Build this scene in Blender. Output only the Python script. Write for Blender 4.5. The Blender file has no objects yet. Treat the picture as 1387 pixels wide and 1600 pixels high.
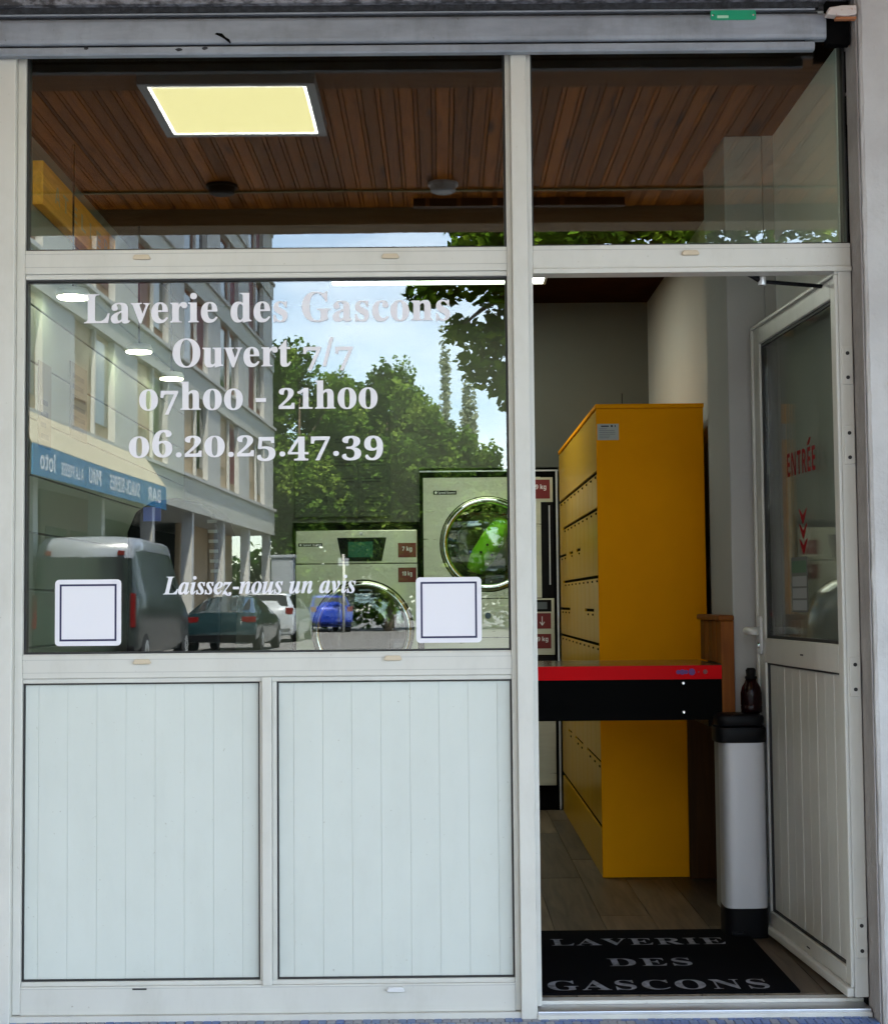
import bpy, bmesh, math, random
import numpy as np
from mathutils import Vector, Matrix
random.seed(7); rng = np.random.default_rng(11)
R = math.radians
sc = bpy.context.scene
COL = sc.collection

# ------------------------------------------------------------------ camera
cam_d = bpy.data.cameras.new('camera'); cam = bpy.data.objects.new('camera', cam_d); COL.objects.link(cam)
cam_d.sensor_fit = 'VERTICAL'; cam_d.sensor_height = 36.0; cam_d.lens = 36.0*2400/1600
cam_d.clip_start = 0.05; cam_d.clip_end = 2000
rt = Vector((0.99995475, -0.00202761, -0.00929497)); up = Vector((0.00916158, -0.05806382, 0.99827083)); fw = Vector((0.0025638, 0.99831081, 0.05804261))
cam.matrix_world = Matrix(((rt.x, up.x, -fw.x, 0), (rt.y, up.y, -fw.y, -4.4), (rt.z, up.z, -fw.z, 1.165), (0, 0, 0, 1)))
sc.camera = cam

# ------------------------------------------------------------------ sky, sun, exposure
SUN = Vector((0.15, 0.56, 1.0)).normalized()
EL = math.asin(SUN.z); AZ = math.atan2(SUN.x, SUN.y)
world = bpy.data.worlds.new('World'); sc.world = world; world.use_nodes = True
nt = world.node_tree; nt.nodes.clear()
sky = nt.nodes.new('ShaderNodeTexSky'); sky.sky_type = 'NISHITA'; sky.sun_disc = False
sky.sun_elevation = EL; sky.sun_rotation = AZ; sky.air_density = 1.0; sky.dust_density = 0.7; sky.ozone_density = 2.2
tc = nt.nodes.new('ShaderNodeTexCoord'); mp = nt.nodes.new('ShaderNodeMapping'); mp.inputs['Scale'].default_value = (1.0, 1.0, 2.4)
cn = nt.nodes.new('ShaderNodeTexNoise'); cn.inputs['Scale'].default_value = 2.3; cn.inputs['Detail'].default_value = 9; cn.inputs['Roughness'].default_value = 0.58
cr = nt.nodes.new('ShaderNodeValToRGB'); cr.color_ramp.elements[0].position = 0.44; cr.color_ramp.elements[1].position = 0.78
cr.color_ramp.elements[0].color = (0.04, 0.04, 0.04, 1); cr.color_ramp.elements[1].color = (0.95, 0.95, 0.95, 1)
mx = nt.nodes.new('ShaderNodeMixRGB'); mx.inputs['Color2'].default_value = (8.0, 8.4, 8.9, 1)
bg = nt.nodes.new('ShaderNodeBackground'); bg.inputs['Strength'].default_value = 0.14
wo = nt.nodes.new('ShaderNodeOutputWorld')
nt.links.new(tc.outputs['Generated'], mp.inputs['Vector']); nt.links.new(mp.outputs['Vector'], cn.inputs['Vector'])
nt.links.new(cn.outputs['Fac'], cr.inputs['Fac']); nt.links.new(cr.outputs['Color'], mx.inputs['Fac'])
nt.links.new(sky.outputs['Color'], mx.inputs['Color1']); nt.links.new(mx.outputs['Color'], bg.inputs['Color']); nt.links.new(bg.outputs['Background'], wo.inputs['Surface'])
sd = bpy.data.lights.new('sun', 'SUN'); sd.energy = 4.2; sd.angle = R(2.0); sd.color = (1.0, 0.95, 0.87)
so = bpy.data.objects.new('sun', sd); COL.objects.link(so); so.rotation_euler = SUN.to_track_quat('Z', 'Y').to_euler(); so.location = (0, 0, 40)
sc.view_settings.view_transform = 'Standard'; sc.view_settings.look = 'None'; sc.view_settings.gamma = 1.0
sc.view_settings.exposure = 3.12
sc.cycles.use_denoising = True; sc.cycles.max_bounces = 10; sc.cycles.transparent_max_bounces = 24
sc.cycles.glossy_bounces = 6; sc.cycles.diffuse_bounces = 4; sc.cycles.sample_clamp_indirect = 6.0

# ------------------------------------------------------------------ materials
MATS = {}
def mat(name, col, rough=0.5, metal=0.0, var=0.0, vscale=8.0, bump=0.0, bscale=60.0, stretch=(1, 1, 1), spec=0.5, col2=None, emit=None, estr=0.0, coat=0.0, lo=0.35, hi=0.65, dirt=0.0):
    m = bpy.data.materials.new(name); m.use_nodes = True; n = m.node_tree.nodes; l = m.node_tree.links
    b = n['Principled BSDF']; b.inputs['Roughness'].default_value = rough; b.inputs['Metallic'].default_value = metal
    b.inputs['Specular IOR Level'].default_value = spec; b.inputs['Base Color'].default_value = (*col, 1); b.inputs['Coat Weight'].default_value = coat
    if var or col2 or bump:
        t = n.new('ShaderNodeTexCoord'); mm = n.new('ShaderNodeMapping'); mm.inputs['Scale'].default_value = stretch
        l.new(t.outputs['Object'], mm.inputs['Vector'])
    if var or col2:
        ns = n.new('ShaderNodeTexNoise'); ns.inputs['Scale'].default_value = vscale; ns.inputs['Detail'].default_value = 7; ns.inputs['Roughness'].default_value = .62
        rp = n.new('ShaderNodeValToRGB'); c2 = col2 or tuple(max(0, c*(1-var)) for c in col)
        rp.color_ramp.elements[0].position = lo; rp.color_ramp.elements[1].position = hi
        rp.color_ramp.elements[0].color = (*c2, 1); rp.color_ramp.elements[1].color = (*col, 1)
        l.new(mm.outputs['Vector'], ns.inputs['Vector']); l.new(ns.outputs['Fac'], rp.inputs['Fac']); l.new(rp.outputs['Color'], b.inputs['Base Color'])
        rr = n.new('ShaderNodeMapRange'); rr.inputs['To Min'].default_value = max(0, rough-.06); rr.inputs['To Max'].default_value = min(1, rough+.1)
        l.new(ns.outputs['Fac'], rr.inputs['Value']); l.new(rr.outputs['Result'], b.inputs['Roughness'])
    if dirt:
        dt = n.new('ShaderNodeTexCoord'); dmap = n.new('ShaderNodeMapping'); dmap.inputs['Scale'].default_value = (3.2, 3.2, 1.3); l.new(dt.outputs['Object'], dmap.inputs['Vector'])
        d1 = n.new('ShaderNodeTexNoise'); d1.inputs['Scale'].default_value = 3.0; d1.inputs['Detail'].default_value = 8; d1.inputs['Roughness'].default_value = .7; l.new(dmap.outputs['Vector'], d1.inputs['Vector'])
        d2 = n.new('ShaderNodeTexNoise'); d2.inputs['Scale'].default_value = 85; d2.inputs['Detail'].default_value = 2; l.new(dt.outputs['Object'], d2.inputs['Vector'])
        r1 = n.new('ShaderNodeValToRGB'); r1.color_ramp.elements[0].position = .28; r1.color_ramp.elements[1].position = .52; r1.color_ramp.elements[0].color = (1-dirt, 1-dirt*1.05, 1-dirt*1.2, 1); r1.color_ramp.elements[1].color = (1, 1, 1, 1); l.new(d1.outputs['Fac'], r1.inputs['Fac'])
        r2 = n.new('ShaderNodeValToRGB'); r2.color_ramp.elements[0].position = .19; r2.color_ramp.elements[1].position = .27; r2.color_ramp.elements[0].color = (.7, .67, .62, 1); r2.color_ramp.elements[1].color = (1, 1, 1, 1); l.new(d2.outputs['Fac'], r2.inputs['Fac'])
        m1 = n.new('ShaderNodeMixRGB'); m1.blend_type = 'MULTIPLY'; m1.inputs['Fac'].default_value = 1; m2 = n.new('ShaderNodeMixRGB'); m2.blend_type = 'MULTIPLY'; m2.inputs['Fac'].default_value = 1
        l.new(rp.outputs['Color'], m1.inputs['Color1']); l.new(r1.outputs['Color'], m1.inputs['Color2']); l.new(m1.outputs['Color'], m2.inputs['Color1']); l.new(r2.outputs['Color'], m2.inputs['Color2']); l.new(m2.outputs['Color'], b.inputs['Base Color'])
    if bump:
        n2 = n.new('ShaderNodeTexNoise'); n2.inputs['Scale'].default_value = bscale; n2.inputs['Detail'].default_value = 5
        bp = n.new('ShaderNodeBump'); bp.inputs['Strength'].default_value = bump; bp.inputs['Distance'].default_value = 0.01
        l.new(mm.outputs['Vector'], n2.inputs['Vector']); l.new(n2.outputs['Fac'], bp.inputs['Height']); l.new(bp.outputs['Normal'], b.inputs['Normal'])
    if emit:
        b.inputs['Emission Color'].default_value = (*emit, 1); b.inputs['Emission Strength'].default_value = estr
    MATS[name] = m; return m

def wood(name, c1, c2, axis='y', rough=0.45, scale=1.0, knots=True):
    m = bpy.data.materials.new(name); m.use_nodes = True; n = m.node_tree.nodes; l = m.node_tree.links
    b = n['Principled BSDF']; b.inputs['Roughness'].default_value = rough; b.inputs['Specular IOR Level'].default_value = .12
    t = n.new('ShaderNodeTexCoord'); oi = n.new('ShaderNodeObjectInfo'); mm = n.new('ShaderNodeMapping')
    s = {'x': (1.2, 14, 14), 'y': (14, 1.2, 14), 'z': (14, 14, 1.2)}[axis]
    mm.inputs['Scale'].default_value = tuple(v*scale for v in s)
    cmb = n.new('ShaderNodeVectorMath'); cmb.operation = 'ADD'; sc3 = n.new('ShaderNodeVectorMath'); sc3.operation = 'SCALE'; sc3.inputs[0].default_value = (7, 13, 5)
    l.new(oi.outputs['Random'], sc3.inputs['Scale']); l.new(t.outputs['Object'], cmb.inputs[0]); l.new(sc3.outputs['Vector'], cmb.inputs[1]); l.new(cmb.outputs['Vector'], mm.inputs['Vector'])
    ns = n.new('ShaderNodeTexNoise'); ns.inputs['Scale'].default_value = 2.2; ns.inputs['Detail'].default_value = 6; ns.inputs['Distortion'].default_value = 0.8
    l.new(mm.outputs['Vector'], ns.inputs['Vector'])
    rp = n.new('ShaderNodeValToRGB'); rp.color_ramp.elements[0].position = .3; rp.color_ramp.elements[1].position = .7
    rp.color_ramp.elements[0].color = (*c2, 1); rp.color_ramp.elements[1].color = (*c1, 1); l.new(ns.outputs['Fac'], rp.inputs['Fac'])
    hsv = n.new('ShaderNodeHueSaturation'); mr = n.new('ShaderNodeMapRange'); mr.inputs['To Min'].default_value = .62; mr.inputs['To Max'].default_value = 1.32
    l.new(oi.outputs['Random'], mr.inputs['Value']); l.new(mr.outputs['Result'], hsv.inputs['Value']); l.new(rp.outputs['Color'], hsv.inputs['Color'])
    last = hsv.outputs['Color']
    if knots:
        vz = n.new('ShaderNodeTexVoronoi'); mk = n.new('ShaderNodeMapping'); ks = {'x': (1.6, 7, 7), 'y': (7, 1.6, 7), 'z': (7, 7, 1.6)}[axis]; mk.inputs['Scale'].default_value = ks
        l.new(cmb.outputs['Vector'], mk.inputs['Vector']); l.new(mk.outputs['Vector'], vz.inputs['Vector']); vz.inputs['Scale'].default_value = 1.0
        kr = n.new('ShaderNodeValToRGB'); kr.color_ramp.elements[0].position = .07; kr.color_ramp.elements[1].position = .2; kr.color_ramp.elements[0].color = (.22, .16, .12, 1); kr.color_ramp.elements[1].color = (1, 1, 1, 1)
        l.new(vz.outputs['Distance'], kr.inputs['Fac']); mu = n.new('ShaderNodeMixRGB'); mu.blend_type = 'MULTIPLY'; mu.inputs['Fac'].default_value = 1
        l.new(last, mu.inputs['Color1']); l.new(kr.outputs['Color'], mu.inputs['Color2']); last = mu.outputs['Color']
    l.new(last, b.inputs['Base Color'])
    bp = n.new('ShaderNodeBump'); bp.inputs['Strength'].default_value = .15; bp.inputs['Distance'].default_value = .004; l.new(ns.outputs['Fac'], bp.inputs['Height']); l.new(bp.outputs['Normal'], b.inputs['Normal'])
    MATS[name] = m; return m

def glass(name, refl, tint):
    m = bpy.data.materials.new(name); m.use_nodes = True; n = m.node_tree.nodes; l = m.node_tree.links; n.clear()
    tr = n.new('ShaderNodeBsdfTransparent'); tr.inputs['Color'].default_value = (*tint, 1)
    gl = n.new('ShaderNodeBsdfGlossy'); gl.inputs['Roughness'].default_value = 0.0; gl.inputs['Color'].default_value = (1, 1, 1, 1)
    lw = n.new('ShaderNodeLayerWeight'); lw.inputs['Blend'].default_value = 0.12
    mr = n.new('ShaderNodeMapRange'); mr.inputs['To Min'].default_value = refl; mr.inputs['To Max'].default_value = 0.9
    l.new(lw.outputs['Fresnel'], mr.inputs['Value']); mr.inputs['From Min'].default_value = 0.0
    tc_ = n.new('ShaderNodeTexCoord'); wv = n.new('ShaderNodeTexNoise'); wv.inputs['Scale'].default_value = 3.0; wv.inputs['Detail'].default_value = 1.0; bp = n.new('ShaderNodeBump'); bp.inputs['Strength'].default_value = 1.0; bp.inputs['Distance'].default_value = 0.00012
    l.new(tc_.outputs['Object'], wv.inputs['Vector']); l.new(wv.outputs['Fac'], bp.inputs['Height']); l.new(bp.outputs['Normal'], gl.inputs['Normal'])
    mixn = n.new('ShaderNodeMixShader'); o = n.new('ShaderNodeOutputMaterial')
    l.new(mr.outputs['Result'], mixn.inputs['Fac']); l.new(tr.outputs['BSDF'], mixn.inputs[1]); l.new(gl.outputs['BSDF'], mixn.inputs[2]); l.new(mixn.outputs['Shader'], o.inputs['Surface'])
    MATS[name] = m; return m

def leafmat(name, c1, c2, c3, scale=.6):
    m = bpy.data.materials.new(name); m.use_nodes = True; n = m.node_tree.nodes; l = m.node_tree.links; n.clear()
    g = n.new('ShaderNodeNewGeometry'); ns = n.new('ShaderNodeTexNoise'); ns.inputs['Scale'].default_value = scale; ns.inputs['Detail'].default_value = 4
    l.new(g.outputs['Position'], ns.inputs['Vector']); rp = n.new('ShaderNodeValToRGB')
    rp.color_ramp.elements[0].position = .35; rp.color_ramp.elements[0].color = (*c1, 1); rp.color_ramp.elements[1].position = .68; rp.color_ramp.elements[1].color = (*c3, 1)
    e = rp.color_ramp.elements.new(.5); e.color = (*c2, 1); l.new(ns.outputs['Fac'], rp.inputs['Fac'])
    d = n.new('ShaderNodeBsdfDiffuse'); t = n.new('ShaderNodeBsdfTranslucent'); mi = n.new('ShaderNodeMixShader'); mi.inputs['Fac'].default_value = .42; o = n.new('ShaderNodeOutputMaterial')
    l.new(rp.outputs['Color'], d.inputs['Color']); l.new(rp.outputs['Color'], t.inputs['Color']); l.new(d.outputs['BSDF'], mi.inputs[1]); l.new(t.outputs['BSDF'], mi.inputs[2]); l.new(mi.outputs['Shader'], o.inputs['Surface'])
    MATS[name] = m; return m

frame_m = mat('cream_aluminium', (.535, .525, .475), .38, var=.05, vscale=5, bump=.01, dirt=.09)
panel_m = mat('white_panel', (.53, .56, .515), .30, var=.04, vscale=2.5, dirt=.045)
gasket_m = mat('black_rubber', (.012, .012, .012), .6)
alu_m = mat('bare_aluminium', (.62, .62, .63), .35, metal=.85, var=.12, vscale=20)
cap_m = mat('beige_cap', (.50, .42, .30), .5)
shut_m = mat('grey_shutter', (.27, .30, .345), .5, dirt=.25, var=.30, vscale=9, bump=.05, bscale=40, stretch=(.4, 1, 1.6))
soot_m = mat('sooty_strip', (.035, .038, .045), .85, col2=(.008, .008, .01), vscale=60, bump=.6, bscale=160)
grime_m = mat('grimy_concrete', (.24, .25, .28), .9, col2=(.05, .05, .055), vscale=26, bump=.4, bscale=120, stretch=(1, 1, 1.5), lo=.42, hi=.6)
green_m = mat('green_plate', (.0, .30, .15), .4, var=.1)
plaster_m = mat('rough_plaster', (.46, .455, .445), .85, col2=(.38, .37, .36), vscale=3.5, bump=.35, bscale=55)
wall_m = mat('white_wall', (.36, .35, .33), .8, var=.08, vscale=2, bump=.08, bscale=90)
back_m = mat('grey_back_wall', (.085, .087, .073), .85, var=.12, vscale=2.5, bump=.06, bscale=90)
green_wall_m = mat('green_siding', (.20, .235, .19), .55, var=.12, vscale=4)
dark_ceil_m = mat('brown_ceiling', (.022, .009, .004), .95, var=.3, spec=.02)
yellow_m = mat('yellow_locker', (.98, .375, .0), .6, spec=.06, var=.08, vscale=2.2, bump=.03, bscale=120)
steel_m = mat('brushed_steel', (.55, .53, .41), .28, metal=.7, var=.1, vscale=3, stretch=(1, 1, 12))
chrome_m = mat('chrome', (.75, .76, .75), .08, metal=1.0)
black_m = mat('black_plastic', (.004, .004, .005), .4, spec=.12)
blackmatte_m = mat('black_trim', (.003, .003, .003), .8, spec=.03)
red_m = mat('red_edge', (.58, .002, .005), .5, var=.05, spec=.06)
redlab_m = mat('red_label', (.15, .006, .008), .4)
white_m = mat('white_plastic', (.60, .60, .59), .35)
vinyl_m = mat('white_vinyl', (.68, .665, .70), .5)
redvinyl_m = mat('red_vinyl', (.20, .003, .006), .7, spec=.05)
ink_m = mat('dark_ink', (.012, .012, .014), .6)
navy_m = mat('navy_ink', (.012, .012, .06), .6)
paper_m = mat('paper', (.48, .50, .48), .7, var=.06, vscale=30)
board_m = mat('grey_board', (.070, .076, .064), .6, spec=.1)
binst_m = mat('bin_steel', (.58, .58, .60), .5, metal=.3, var=.06, vscale=3, stretch=(1, 1, .2))
mat_m = mat('mat_pile', (.003, .003, .004), .95, spec=.05, var=.3, vscale=200, bump=.6, bscale=500)
matl_m = mat('mat_lettering', (.28, .28, .30), .9, var=.65, vscale=45, bump=.4, bscale=500)
floor_m = wood('vinyl_plank', (.150, .112, .076), (.055, .040, .027), 'y', .4, knots=False)
pine_m = wood('pine_soffit', (.68, .215, .018), (.40, .105, .006), 'y', .42)
pinex_m = wood('pine_beam', (.52, .20, .045), (.34, .115, .02), 'x', .5, knots=False)
oakz_m = wood('orange_wood', (.24, .075, .010), (.13, .034, .004), 'z', .5, knots=False)
sign_m = wood('sign_wood', (.90, .42, .05), (.66, .27, .02), 'y', .45, knots=False)
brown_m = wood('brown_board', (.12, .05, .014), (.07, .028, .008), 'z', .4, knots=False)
glass_m = glass('window_glass', .064, (.92, .965, .92))
dglass_m = glass('door_glass', .06, (.96, .985, .965))
port_m = glass('porthole_glass', .06, (.80, .86, .80))
lamp_m = mat('lamp_diffuser', (.9, .85, .55), .5, emit=(1.0, .90, .42), estr=.8)
lampi_m = mat('interior_lamp', (.9, .95, .9), .5, emit=(.92, 1.0, .84), estr=1.3)
disc_m = mat('disc_lamp', (.95, .95, .8), .5, emit=(1.0, .97, .72), estr=3.0)
asphalt_m = mat('asphalt', (.17, .165, .16), .9, var=.35, vscale=6, bump=.4, bscale=60)
stone_m = mat('paving', (.58, .53, .47), .85, var=.2, vscale=3, bump=.2)
grout_m = mat('grout', (.22, .20, .21), .9, var=.3, vscale=40)
tile_ms = [mat('blue_tile_%s' % w, c, .35, var=.12, vscale=60) for w, c in (('deep', (.05, .11, .32)), ('mid', (.09, .155, .31)), ('grey', (.19, .205, .26)), ('pale', (.24, .25, .28)))]
# street
bldg_m = mat('pale_render', (.46, .45, .42), .85, var=.1, vscale=.6, bump=.05)
fasc_m = mat('pale_fascia', (.46, .455, .40), .85, var=.08, vscale=.5)
tan_m = mat('tan_panel', (.42, .31, .19), .8, var=.1, vscale=.7)
terra_m = mat('terracotta_panel', (.30, .145, .085), .8, var=.15, vscale=.7)
darkred_m = mat('dark_red_shutter', (.12, .012, .015), .6)
dglz_m = mat('dark_glazing', (.02, .022, .025), .08)
roof_m = mat('brown_eaves', (.10, .045, .035), .7)
blue_m = mat('blue_awning', (.015, .14, .30), .5, var=.08)
beige_m = mat('beige_canvas', (.42, .37, .27), .8, var=.12)
bark_m = mat('bark', (.12, .09, .06), .9, var=.4, vscale=5, bump=.5, bscale=20)
leafA = leafmat('broad_leaf', (.035, .08, .012), (.10, .19, .028), (.25, .35, .065), .8)
leafB = leafmat('plane_leaf', (.03, .075, .008), (.11, .21, .016), (.30, .42, .035), 1.6)
leafC = leafmat('poplar_leaf', (.26, .30, .19), (.32, .36, .24), (.40, .44, .30), 1.0)
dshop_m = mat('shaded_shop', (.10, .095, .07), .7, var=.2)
hedge_m = leafmat('hedge_leaf', (.02, .05, .012), (.045, .10, .018), (.09, .15, .03))
silver_m = mat('silver_paint', (.50, .53, .55), .22, metal=.4, coat=.6)
teal_m = mat('dark_teal_paint', (.012, .035, .042), .2, metal=.3, coat=.8)
bluecar_m = mat('blue_paint', (.004, .03, .30), .2, metal=.2, coat=.8)
vanw_m = mat('white_paint', (.34, .36, .38), .25, coat=.5)
vand_m = mat('dark_green_paint', (.014, .022, .020), .3, coat=.3)
vanw_m.node_tree.nodes['Principled BSDF'].inputs['Base Color'].default_value = (.20, .215, .24, 1)
tyre_m = mat('tyre', (.015, .015, .015), .9)
tail_m = mat('tail_light', (.11, .004, .004), .2)
grey_m = mat('grey_cabinet', (.24, .26, .28), .7, var=.1)
drum_m = mat('drum_steel', (.40, .42, .36), .3, metal=.9)
lime_m = mat('lime_reflection', (.30, .80, .02), .5)
screen_m = mat('green_screen', (.02, .12, .07), .12)
darkwine_m = mat('wine_bottle_plastic', (.008, .0006, .001), .25, spec=.2)
ochre_m = mat('orange_window_stain', (.55, .30, .07), .9)

# ------------------------------------------------------------------ builders
OFF = {}
def empty(name, loc, label, cat, group=None, rotz=0.0, local=False):
    o = bpy.data.objects.new(name, None); COL.objects.link(o); o.location = loc; o.rotation_euler[2] = rotz; o.empty_display_size = .1
    o['label'] = label; o['category'] = cat
    if group: o['group'] = group
    OFF[o.name] = Vector((0, 0, 0)) if local else Vector(loc)
    return o
def tag(o, label, cat, group=None):
    o['label'] = label; o['category'] = cat
    if group: o['group'] = group
    return o
class MB:
    def __init__(s): s.v = []; s.f = []
    def quad(s, *p):
        b = len(s.v); s.v += [tuple(q) for q in p]; s.f.append(tuple(range(b, b+len(p)))); return s
    def box(s, x0, x1, y0, y1, z0, z1):
        b = len(s.v); s.v += [(x0, y0, z0), (x1, y0, z0), (x1, y1, z0), (x0, y1, z0), (x0, y0, z1), (x1, y0, z1), (x1, y1, z1), (x0, y1, z1)]
        s.f += [tuple(b+i for i in q) for q in ((0, 3, 2, 1), (4, 5, 6, 7), (0, 1, 5, 4), (1, 2, 6, 5), (2, 3, 7, 6), (3, 0, 4, 7))]; return s
    def prism(s, pts, axis, a, b_):
        n = len(pts); b = len(s.v)
        def P(p, t):
            return {'x': (t, p[0], p[1]), 'y': (p[0], t, p[1]), 'z': (p[0], p[1], t)}[axis]
        s.v += [P(p, a) for p in pts] + [P(p, b_) for p in pts]
        s.f.append(tuple(b+i for i in range(n))); s.f.append(tuple(b+n+i for i in reversed(range(n))))
        for i in range(n):
            j = (i+1) % n; s.f.append((b+i, b+n+i, b+n+j, b+j))
        return s
    def lathe(s, c, axis, prof, n=32, caps=True):
        b = len(s.v); c = Vector(c)
        for r, t in prof:
            for i in range(n):
                a = 2*math.pi*i/n; u, w = r*math.cos(a), r*math.sin(a)
                s.v.append(tuple(c+Vector({'x': (t, u, w), 'y': (u, t, w), 'z': (u, w, t)}[axis])))
        for k in range(len(prof)-1):
            for i in range(n):
                j = (i+1) % n; s.f.append((b+k*n+i, b+k*n+j, b+(k+1)*n+j, b+(k+1)*n+i))
        if caps:
            if prof[0][0] > 1e-5: s.f.append(tuple(b+i for i in range(n)))
            if prof[-1][0] > 1e-5: s.f.append(tuple(b+(len(prof)-1)*n+i for i in range(n)))
        return s
    def tube(s, pts, rads, n=8):
        b = len(s.v); pts = [Vector(p) for p in pts]
        for k, p in enumerate(pts):
            d = (pts[min(k+1, len(pts)-1)]-pts[max(k-1, 0)]).normalized(); a = d.orthogonal().normalized() if k == 0 else (u0-d*u0.dot(d)).normalized(); u0 = a; w = d.cross(a)
            r = rads[k] if isinstance(rads, (list, tuple)) else rads
            for i in range(n):
                t = 2*math.pi*i/n; s.v.append(tuple(p+a*r*math.cos(t)+w*r*math.sin(t)))
        for k in range(len(pts)-1):
            for i in range(n):
                j = (i+1) % n; s.f.append((b+k*n+i, b+k*n+j, b+(k+1)*n+j, b+(k+1)*n+i))
        s.f.append(tuple(b+i for i in range(n))); s.f.append(tuple(b+(len(pts)-1)*n+i for i in range(n))); return s
    def plate_hole(s, x0, x1, z0, z1, y, cx, cz, r, n=48):
        b = len(s.v); 
        for i in range(n):
            a = 2*math.pi*i/n; c_, s_ = math.cos(a), math.sin(a)
            t = min(((x1-cx)/c_ if c_ > 1e-9 else (x0-cx)/c_ if c_ < -1e-9 else 1e9), ((z1-cz)/s_ if s_ > 1e-9 else (z0-cz)/s_ if s_ < -1e-9 else 1e9))
            s.v.append((cx+r*c_, y, cz+r*s_)); s.v.append((cx+t*c_, y, cz+t*s_))
        for i in range(n):
            j = (i+1) % n; s.f.append((b+2*i, b+2*i+1, b+2*j+1, b+2*j))
        # corner fills
        for X, Z in ((x0, z0), (x1, z0), (x1, z1), (x0, z1)):
            a = math.atan2(Z-cz, X-cx) % (2*math.pi); i = int(a/(2*math.pi/n)) % n; j = (i+1) % n; k = len(s.v); s.v.append((X, y, Z)); s.f.append((b+2*i+1, k, b+2*j+1))
        return s
def add(name, mb, material, parent=None, smooth=False, bevel=0.0, kind=None, label=None, fixn=True):
    o_ = OFF.get(parent.name, Vector((0, 0, 0))) if parent else Vector((0, 0, 0))
    me = bpy.data.meshes.new(name)
    vs = mb.v if not parent else [(v[0]-o_.x, v[1]-o_.y, v[2]-o_.z) for v in mb.v]
    me.from_pydata(vs, [], mb.f)
    if fixn or bevel:
        bm = bmesh.new(); bm.from_mesh(me); bmesh.ops.recalc_face_normals(bm, faces=bm.faces)
        if bevel:
            bmesh.ops.bevel(bm, geom=[e for e in bm.edges if len(e.link_faces) == 2 and e.calc_face_angle(0) > .6], offset=bevel, segments=2, affect='EDGES', profile=.5)
        bm.to_mesh(me); bm.free()
    me.materials.append(material)
    if smooth:
        me.polygons.foreach_set('use_smooth', [True]*len(me.polygons))
    o = bpy.data.objects.new(name, me); COL.objects.link(o)
    if parent: o.parent = parent; OFF[o.name] = o_
    if kind: o['kind'] = kind
    if label: o['label'] = label
    return o
def bx(name, x0, x1, y0, y1, z0, z1, m, parent=None, bevel=0.0, **k):
    return add(name, MB().box(x0, x1, y0, y1, z0, z1), m, parent, bevel=bevel, **k)
def smooth_by_angle(o, ang=35):
    me = o.data; me.polygons.foreach_set('use_smooth', [True]*len(me.polygons))
    bm = bmesh.new(); bm.from_mesh(me)
    for e in bm.edges:
        e.smooth = e.calc_face_angle(0) < R(ang) if len(e.link_faces) == 2 else True
    bm.to_mesh(me); bm.free(); return o

# lettering: glyph outlines of the built-in font
def mathstr(s, base, digit=None):
    o = ''
    for c in s:
        if 'A' <= c <= 'Z': o += chr(base+ord(c)-65)
        elif 'a' <= c <= 'z': o += chr(base+26+ord(c)-97)
        elif c.isdigit() and digit: o += chr(digit+int(c))
        else: o += c
    return o
SER = lambda s: mathstr(s, 0x1D400, 0x1D7CE); SIT = lambda s: mathstr(s, 0x1D468); SAN = lambda s: mathstr(s, 0x1D5D4, 0x1D7EC)
_gc = {}
def load_glyphs(chars):
    """outlines and advance widths of all glyphs, read from two text curves with one glyph per line"""
    chars = list(chars)+['|']; D = 4.0; res = []
    for suffix in ('', '|'):
        c = bpy.data.curves.new('g', 'FONT'); c.resolution_u = 5; c.space_line = D; c.body = '\n'.join(ch+suffix for ch in chars)
        o = bpy.data.objects.new('g', c); COL.objects.link(o); bpy.context.view_layer.update()
        me = bpy.data.meshes.new_from_object(o.evaluated_get(bpy.context.evaluated_depsgraph_get()))
        co = np.array([v.co[:2] for v in me.vertices]); ln = np.rint((.3-co[:, 1])/D).astype(int); fs = [tuple(p.vertices) for p in me.polygons]
        lines = []
        for k in range(len(chars)):
            ids = np.nonzero(ln == k)[0]; mp_ = {int(q): i for i, q in enumerate(ids)}
            lines.append(([(float(co[q][0]), float(co[q][1]+k*D)) for q in ids], [tuple(mp_[i] for i in f) for f in fs if f[0] in mp_]))
        res.append(lines); bpy.data.meshes.remove(me); bpy.data.objects.remove(o); bpy.data.curves.remove(c)
    bar = max(p[0] for p in res[0][-1][0])
    for k, ch in enumerate(chars[:-1]):
        v, f = res[0][k]; _gc[ch] = (v, f, max(p[0] for p in res[1][k][0])-bar)
def glyph(ch): return _gc[ch]
load_glyphs(sorted(set(SER('LaveridsGconOut0721h6.25439/-LAVERIEDSGCON0o7')+SIT('Laisez-nouvi')+SAN('ENTRESpedQunkg0123456789ATLIBARSNCKPMUotl'))))
def layout(text, conv, oldstyle=False, track=0.0):
    words, V, F, x = [], [], [], 0.0
    for ch in text+' ':
        if ch == ' ':
            words.append((V, F)); V, F = [], []; x += .27; continue
        k, dy, sx = 1.0, 0.0, 1.0; g = conv(ch)
        if oldstyle:
            if ch == '0': g = SER('o'); k = 1.06; dy = .0
            elif ch in '12': k = .70; sx = 1.16
            elif ch == '6': k = .90; sx = 1.08
            elif ch in '34579': k = .80; dy = -.11; sx = 1.14
        v, f, adv = glyph(g); b = len(V)
        V += [(x+p[0]*k*sx, p[1]*k+dy) for p in v]; F += [tuple(b+i for i in q) for q in f]; x += adv*k*sx+track
    return words
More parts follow.
